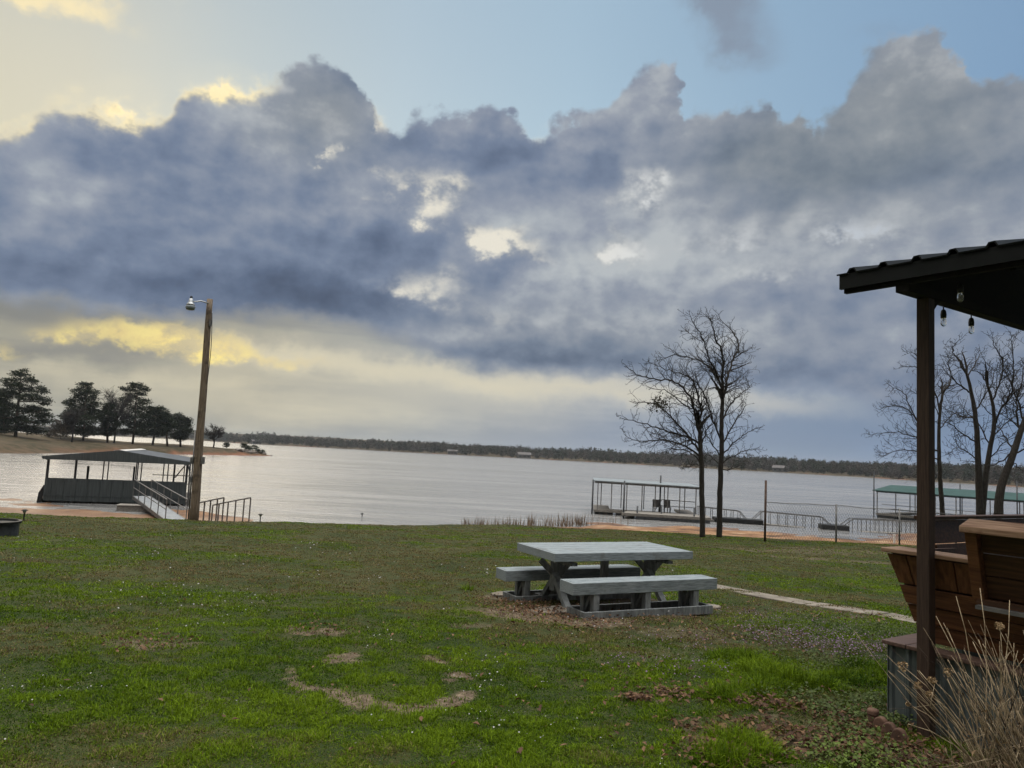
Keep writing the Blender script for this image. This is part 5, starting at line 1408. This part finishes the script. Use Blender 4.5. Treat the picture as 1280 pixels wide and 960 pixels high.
# terracotta edging and rubble at the plant's foot
def edging():
    items = [(1091, 909, 'upright'), (1099, 914, 'lying'), (1110, 921, 'lying'), (1122, 930, 'lying')]
    labs = ['small upright terracotta edging block, leftmost of the little row', 'rounded terracotta edging block second from the left in the row', 'rounded terracotta edging block third from the left in the row', 'rounded terracotta edging block nearest the dried plant']
    for (px, py, k), lb in zip(items, labs):
        q = on_ground(px, py); mb = MB()
        if k == 'upright': mb.lathe(q, [(.034, -.03), (.036, .085), (.042, .09), (.042, .115), (.034, .125), (.012, .128)], 14)
        else:
            n = 14; pts = [q + PA * x * .055 + Vector((0, 0, z * .095)) for x, z in [(math.cos(PI * i / n), .12 + .88 * math.sin(PI * i / n)) for i in range(n + 1)]] + [q - PA * .055 + Vector((0, 0, -.05)), q + PA * .055 + Vector((0, 0, -.05))]
            mb.slab(pts, PB * .05)
        tag(mb.build('edging_block', 'brick', None, bevel=.008), lb, 'edging block', 'terracotta edging by the porch')
edging()

def dried_plant():
    g = random.Random(19); n_st = 330
    base = Vector((2.86, 4.42, 0)); base.z = gz(base.x, base.y)
    root = empty('dried_plant', base, 'clump of tall dead tan stems with withered seed heads beside the porch post', 'dried plant')
    st = MB(); dk = MB()
    for k in range(n_st):
        bx = base.x + g.gauss(.25, .16); by = base.y + g.gauss(0, .13); bz = gz(bx, by) - .01
        L = g.uniform(.35, 1.0); fan = g.gauss(-.27, .24); dep = g.gauss(-.02, .25)
        d = Vector((fan + (bx - base.x - .1) * .5, dep, 1.0)).normalized()
        p = Vector((bx, by, bz)); pts = [p.copy()]
        for i in range(5):
            d = (d + Vector((g.gauss(-.02, .05), g.gauss(0, .05), -.03))).normalized(); p = p + d * L / 5; pts.append(p.copy())
        r = g.choice((.0014, .0018, .0024, .0032, .0044))
        if g.random() < .22:   # snapped over
            k = g.choice((2, 3)); hd = Vector((g.gauss(0, 1), g.gauss(0, .6), g.uniform(-.9, .2))).normalized(); pts = pts[:k + 1] + [pts[k] + hd * (.05 + L * .10 * i) for i in range(1, 6 - k)]
        (dk if g.random() < .30 else st).tube(pts, [r * (1 - .10 * i) for i in range(6)], 5)
        if g.random() < .35:
            i = g.choice((2, 3, 4)); e = pts[i]; dd = Vector((g.gauss(0, .6), g.gauss(0, .4), .8)).normalized(); st.tube([e, e + dd * .07, e + dd * .13], [r * .7, r * .5, r * .3], 4)
    def stem_to(px, py, D):
        e = at(px, py, D); b = Vector((base.x - .05 + g.uniform(-.1, .1), base.y, base.z)); m = b.lerp(e, .5) + Vector((.06, 0, .07))
        st.tube([b, b.lerp(m, .5) + Vector((.03, 0, .03)), m, m.lerp(e, .55) + Vector((.01, 0, .015)), e], [.0035, .0032, .003, .0026, .002], 5); return e
    heads = [(1129, 833, 4.7, .036), (1147, 857, 4.65, .028), (1166, 850, 4.6, .026), (1162, 868, 4.6, .026), (1185, 840, 4.5, .028), (1250, 782, 4.4, .026), (1135, 880, 4.7, .012)]
    E = [(stem_to(a, b, c), s) for a, b, c, s in heads]
    # low arching stems on the left
    for px, py in ((1122, 838), (1135, 905), (1170, 770), (1195, 745), (1225, 735), (1262, 750)): stem_to(px, py, 4.6)
    st.build('stems', pmat('dead stems', (.16, .115, .068), (.42, .33, .215), 14, .75), root, True); dk.build('dark_stems', pmat('dark dead stems', (.035, .024, .018), (.085, .06, .042), 14, .8), root, True)
    gg = np.random.default_rng(9)
    for e, s in E:
        n = 46; u = gg.normal(0, 1, (n, 3)); u /= np.linalg.norm(u, axis=1)[:, None]; C = np.array(e[:]) + u * s * gg.uniform(.5, 1, (n, 1))
        V, F, Tn = quads(C[:, 0], C[:, 1], C[:, 2], gg.uniform(.012, .02, n), gg, .9, lerp3((.14, .085, .04), (.42, .30, .17), gg.random(n)), .8, .5)
        npmesh('seed_head', V - np.array([base[:]]), F, 'leaf', Tn, root)
    wl = 160; ix = gg.integers(0, len(st.v), wl); C = np.array([st.v[i] for i in ix])
    V, F, Tn = quads(C[:, 0], C[:, 1], C[:, 2] - .01, gg.uniform(.02, .055, wl), gg, .9, lerp3((.06, .035, .02), (.30, .20, .11), gg.random(wl)), .35, .6)
    npmesh('withered_leaves', V - np.array([base[:]]), F, 'leaf', Tn, root)['kind'] = 'stuff'
    # thatch at the foot
    n = 1500; x = base.x + gg.normal(.12, .32, n); y = base.y + gg.normal(.0, .16, n); z = ground_z(x, y) + gg.uniform(.0, .12, n) * np.exp(-((x - base.x - .1) / .4) ** 2)
    V, F, Tn = quads(x, y, z, gg.uniform(.03, .11, n), gg, .5, lerp3((.06, .038, .022), (.30, .21, .12), gg.random(n)), .16, .2)
    npmesh('thatch', V - np.array([base[:]]), F, 'leaf', Tn, root)['kind'] = 'stuff'
dried_plant()

# ------------------------------------------------------------------ thin lake haze
def make_haze():
    mb = MB(); mb.quadbox([(-2200, -60, -6.5), (2200, -60, -6.5), (2200, 2600, -6.5), (-2200, 2600, -6.5), (-2200, -60, 34), (2200, -60, 34), (2200, 2600, 34), (-2200, 2600, 34)])
    m = bpy.data.materials.new('haze air'); m.use_nodes = True; nt = m.node_tree; nt.nodes.clear()
    o = nt.nodes.new('ShaderNodeOutputMaterial'); p = nt.nodes.new('ShaderNodeVolumePrincipled')
    p.inputs['Color'].default_value = (.82, .88, .95, 1); p.inputs['Density'].default_value = HAZE; p.inputs['Anisotropy'].default_value = .2
    nt.links.new(p.outputs[0], o.inputs['Volume'])
    tag(mb.build('haze', m, None), kind='stuff')
HAZE = .00013
make_haze()
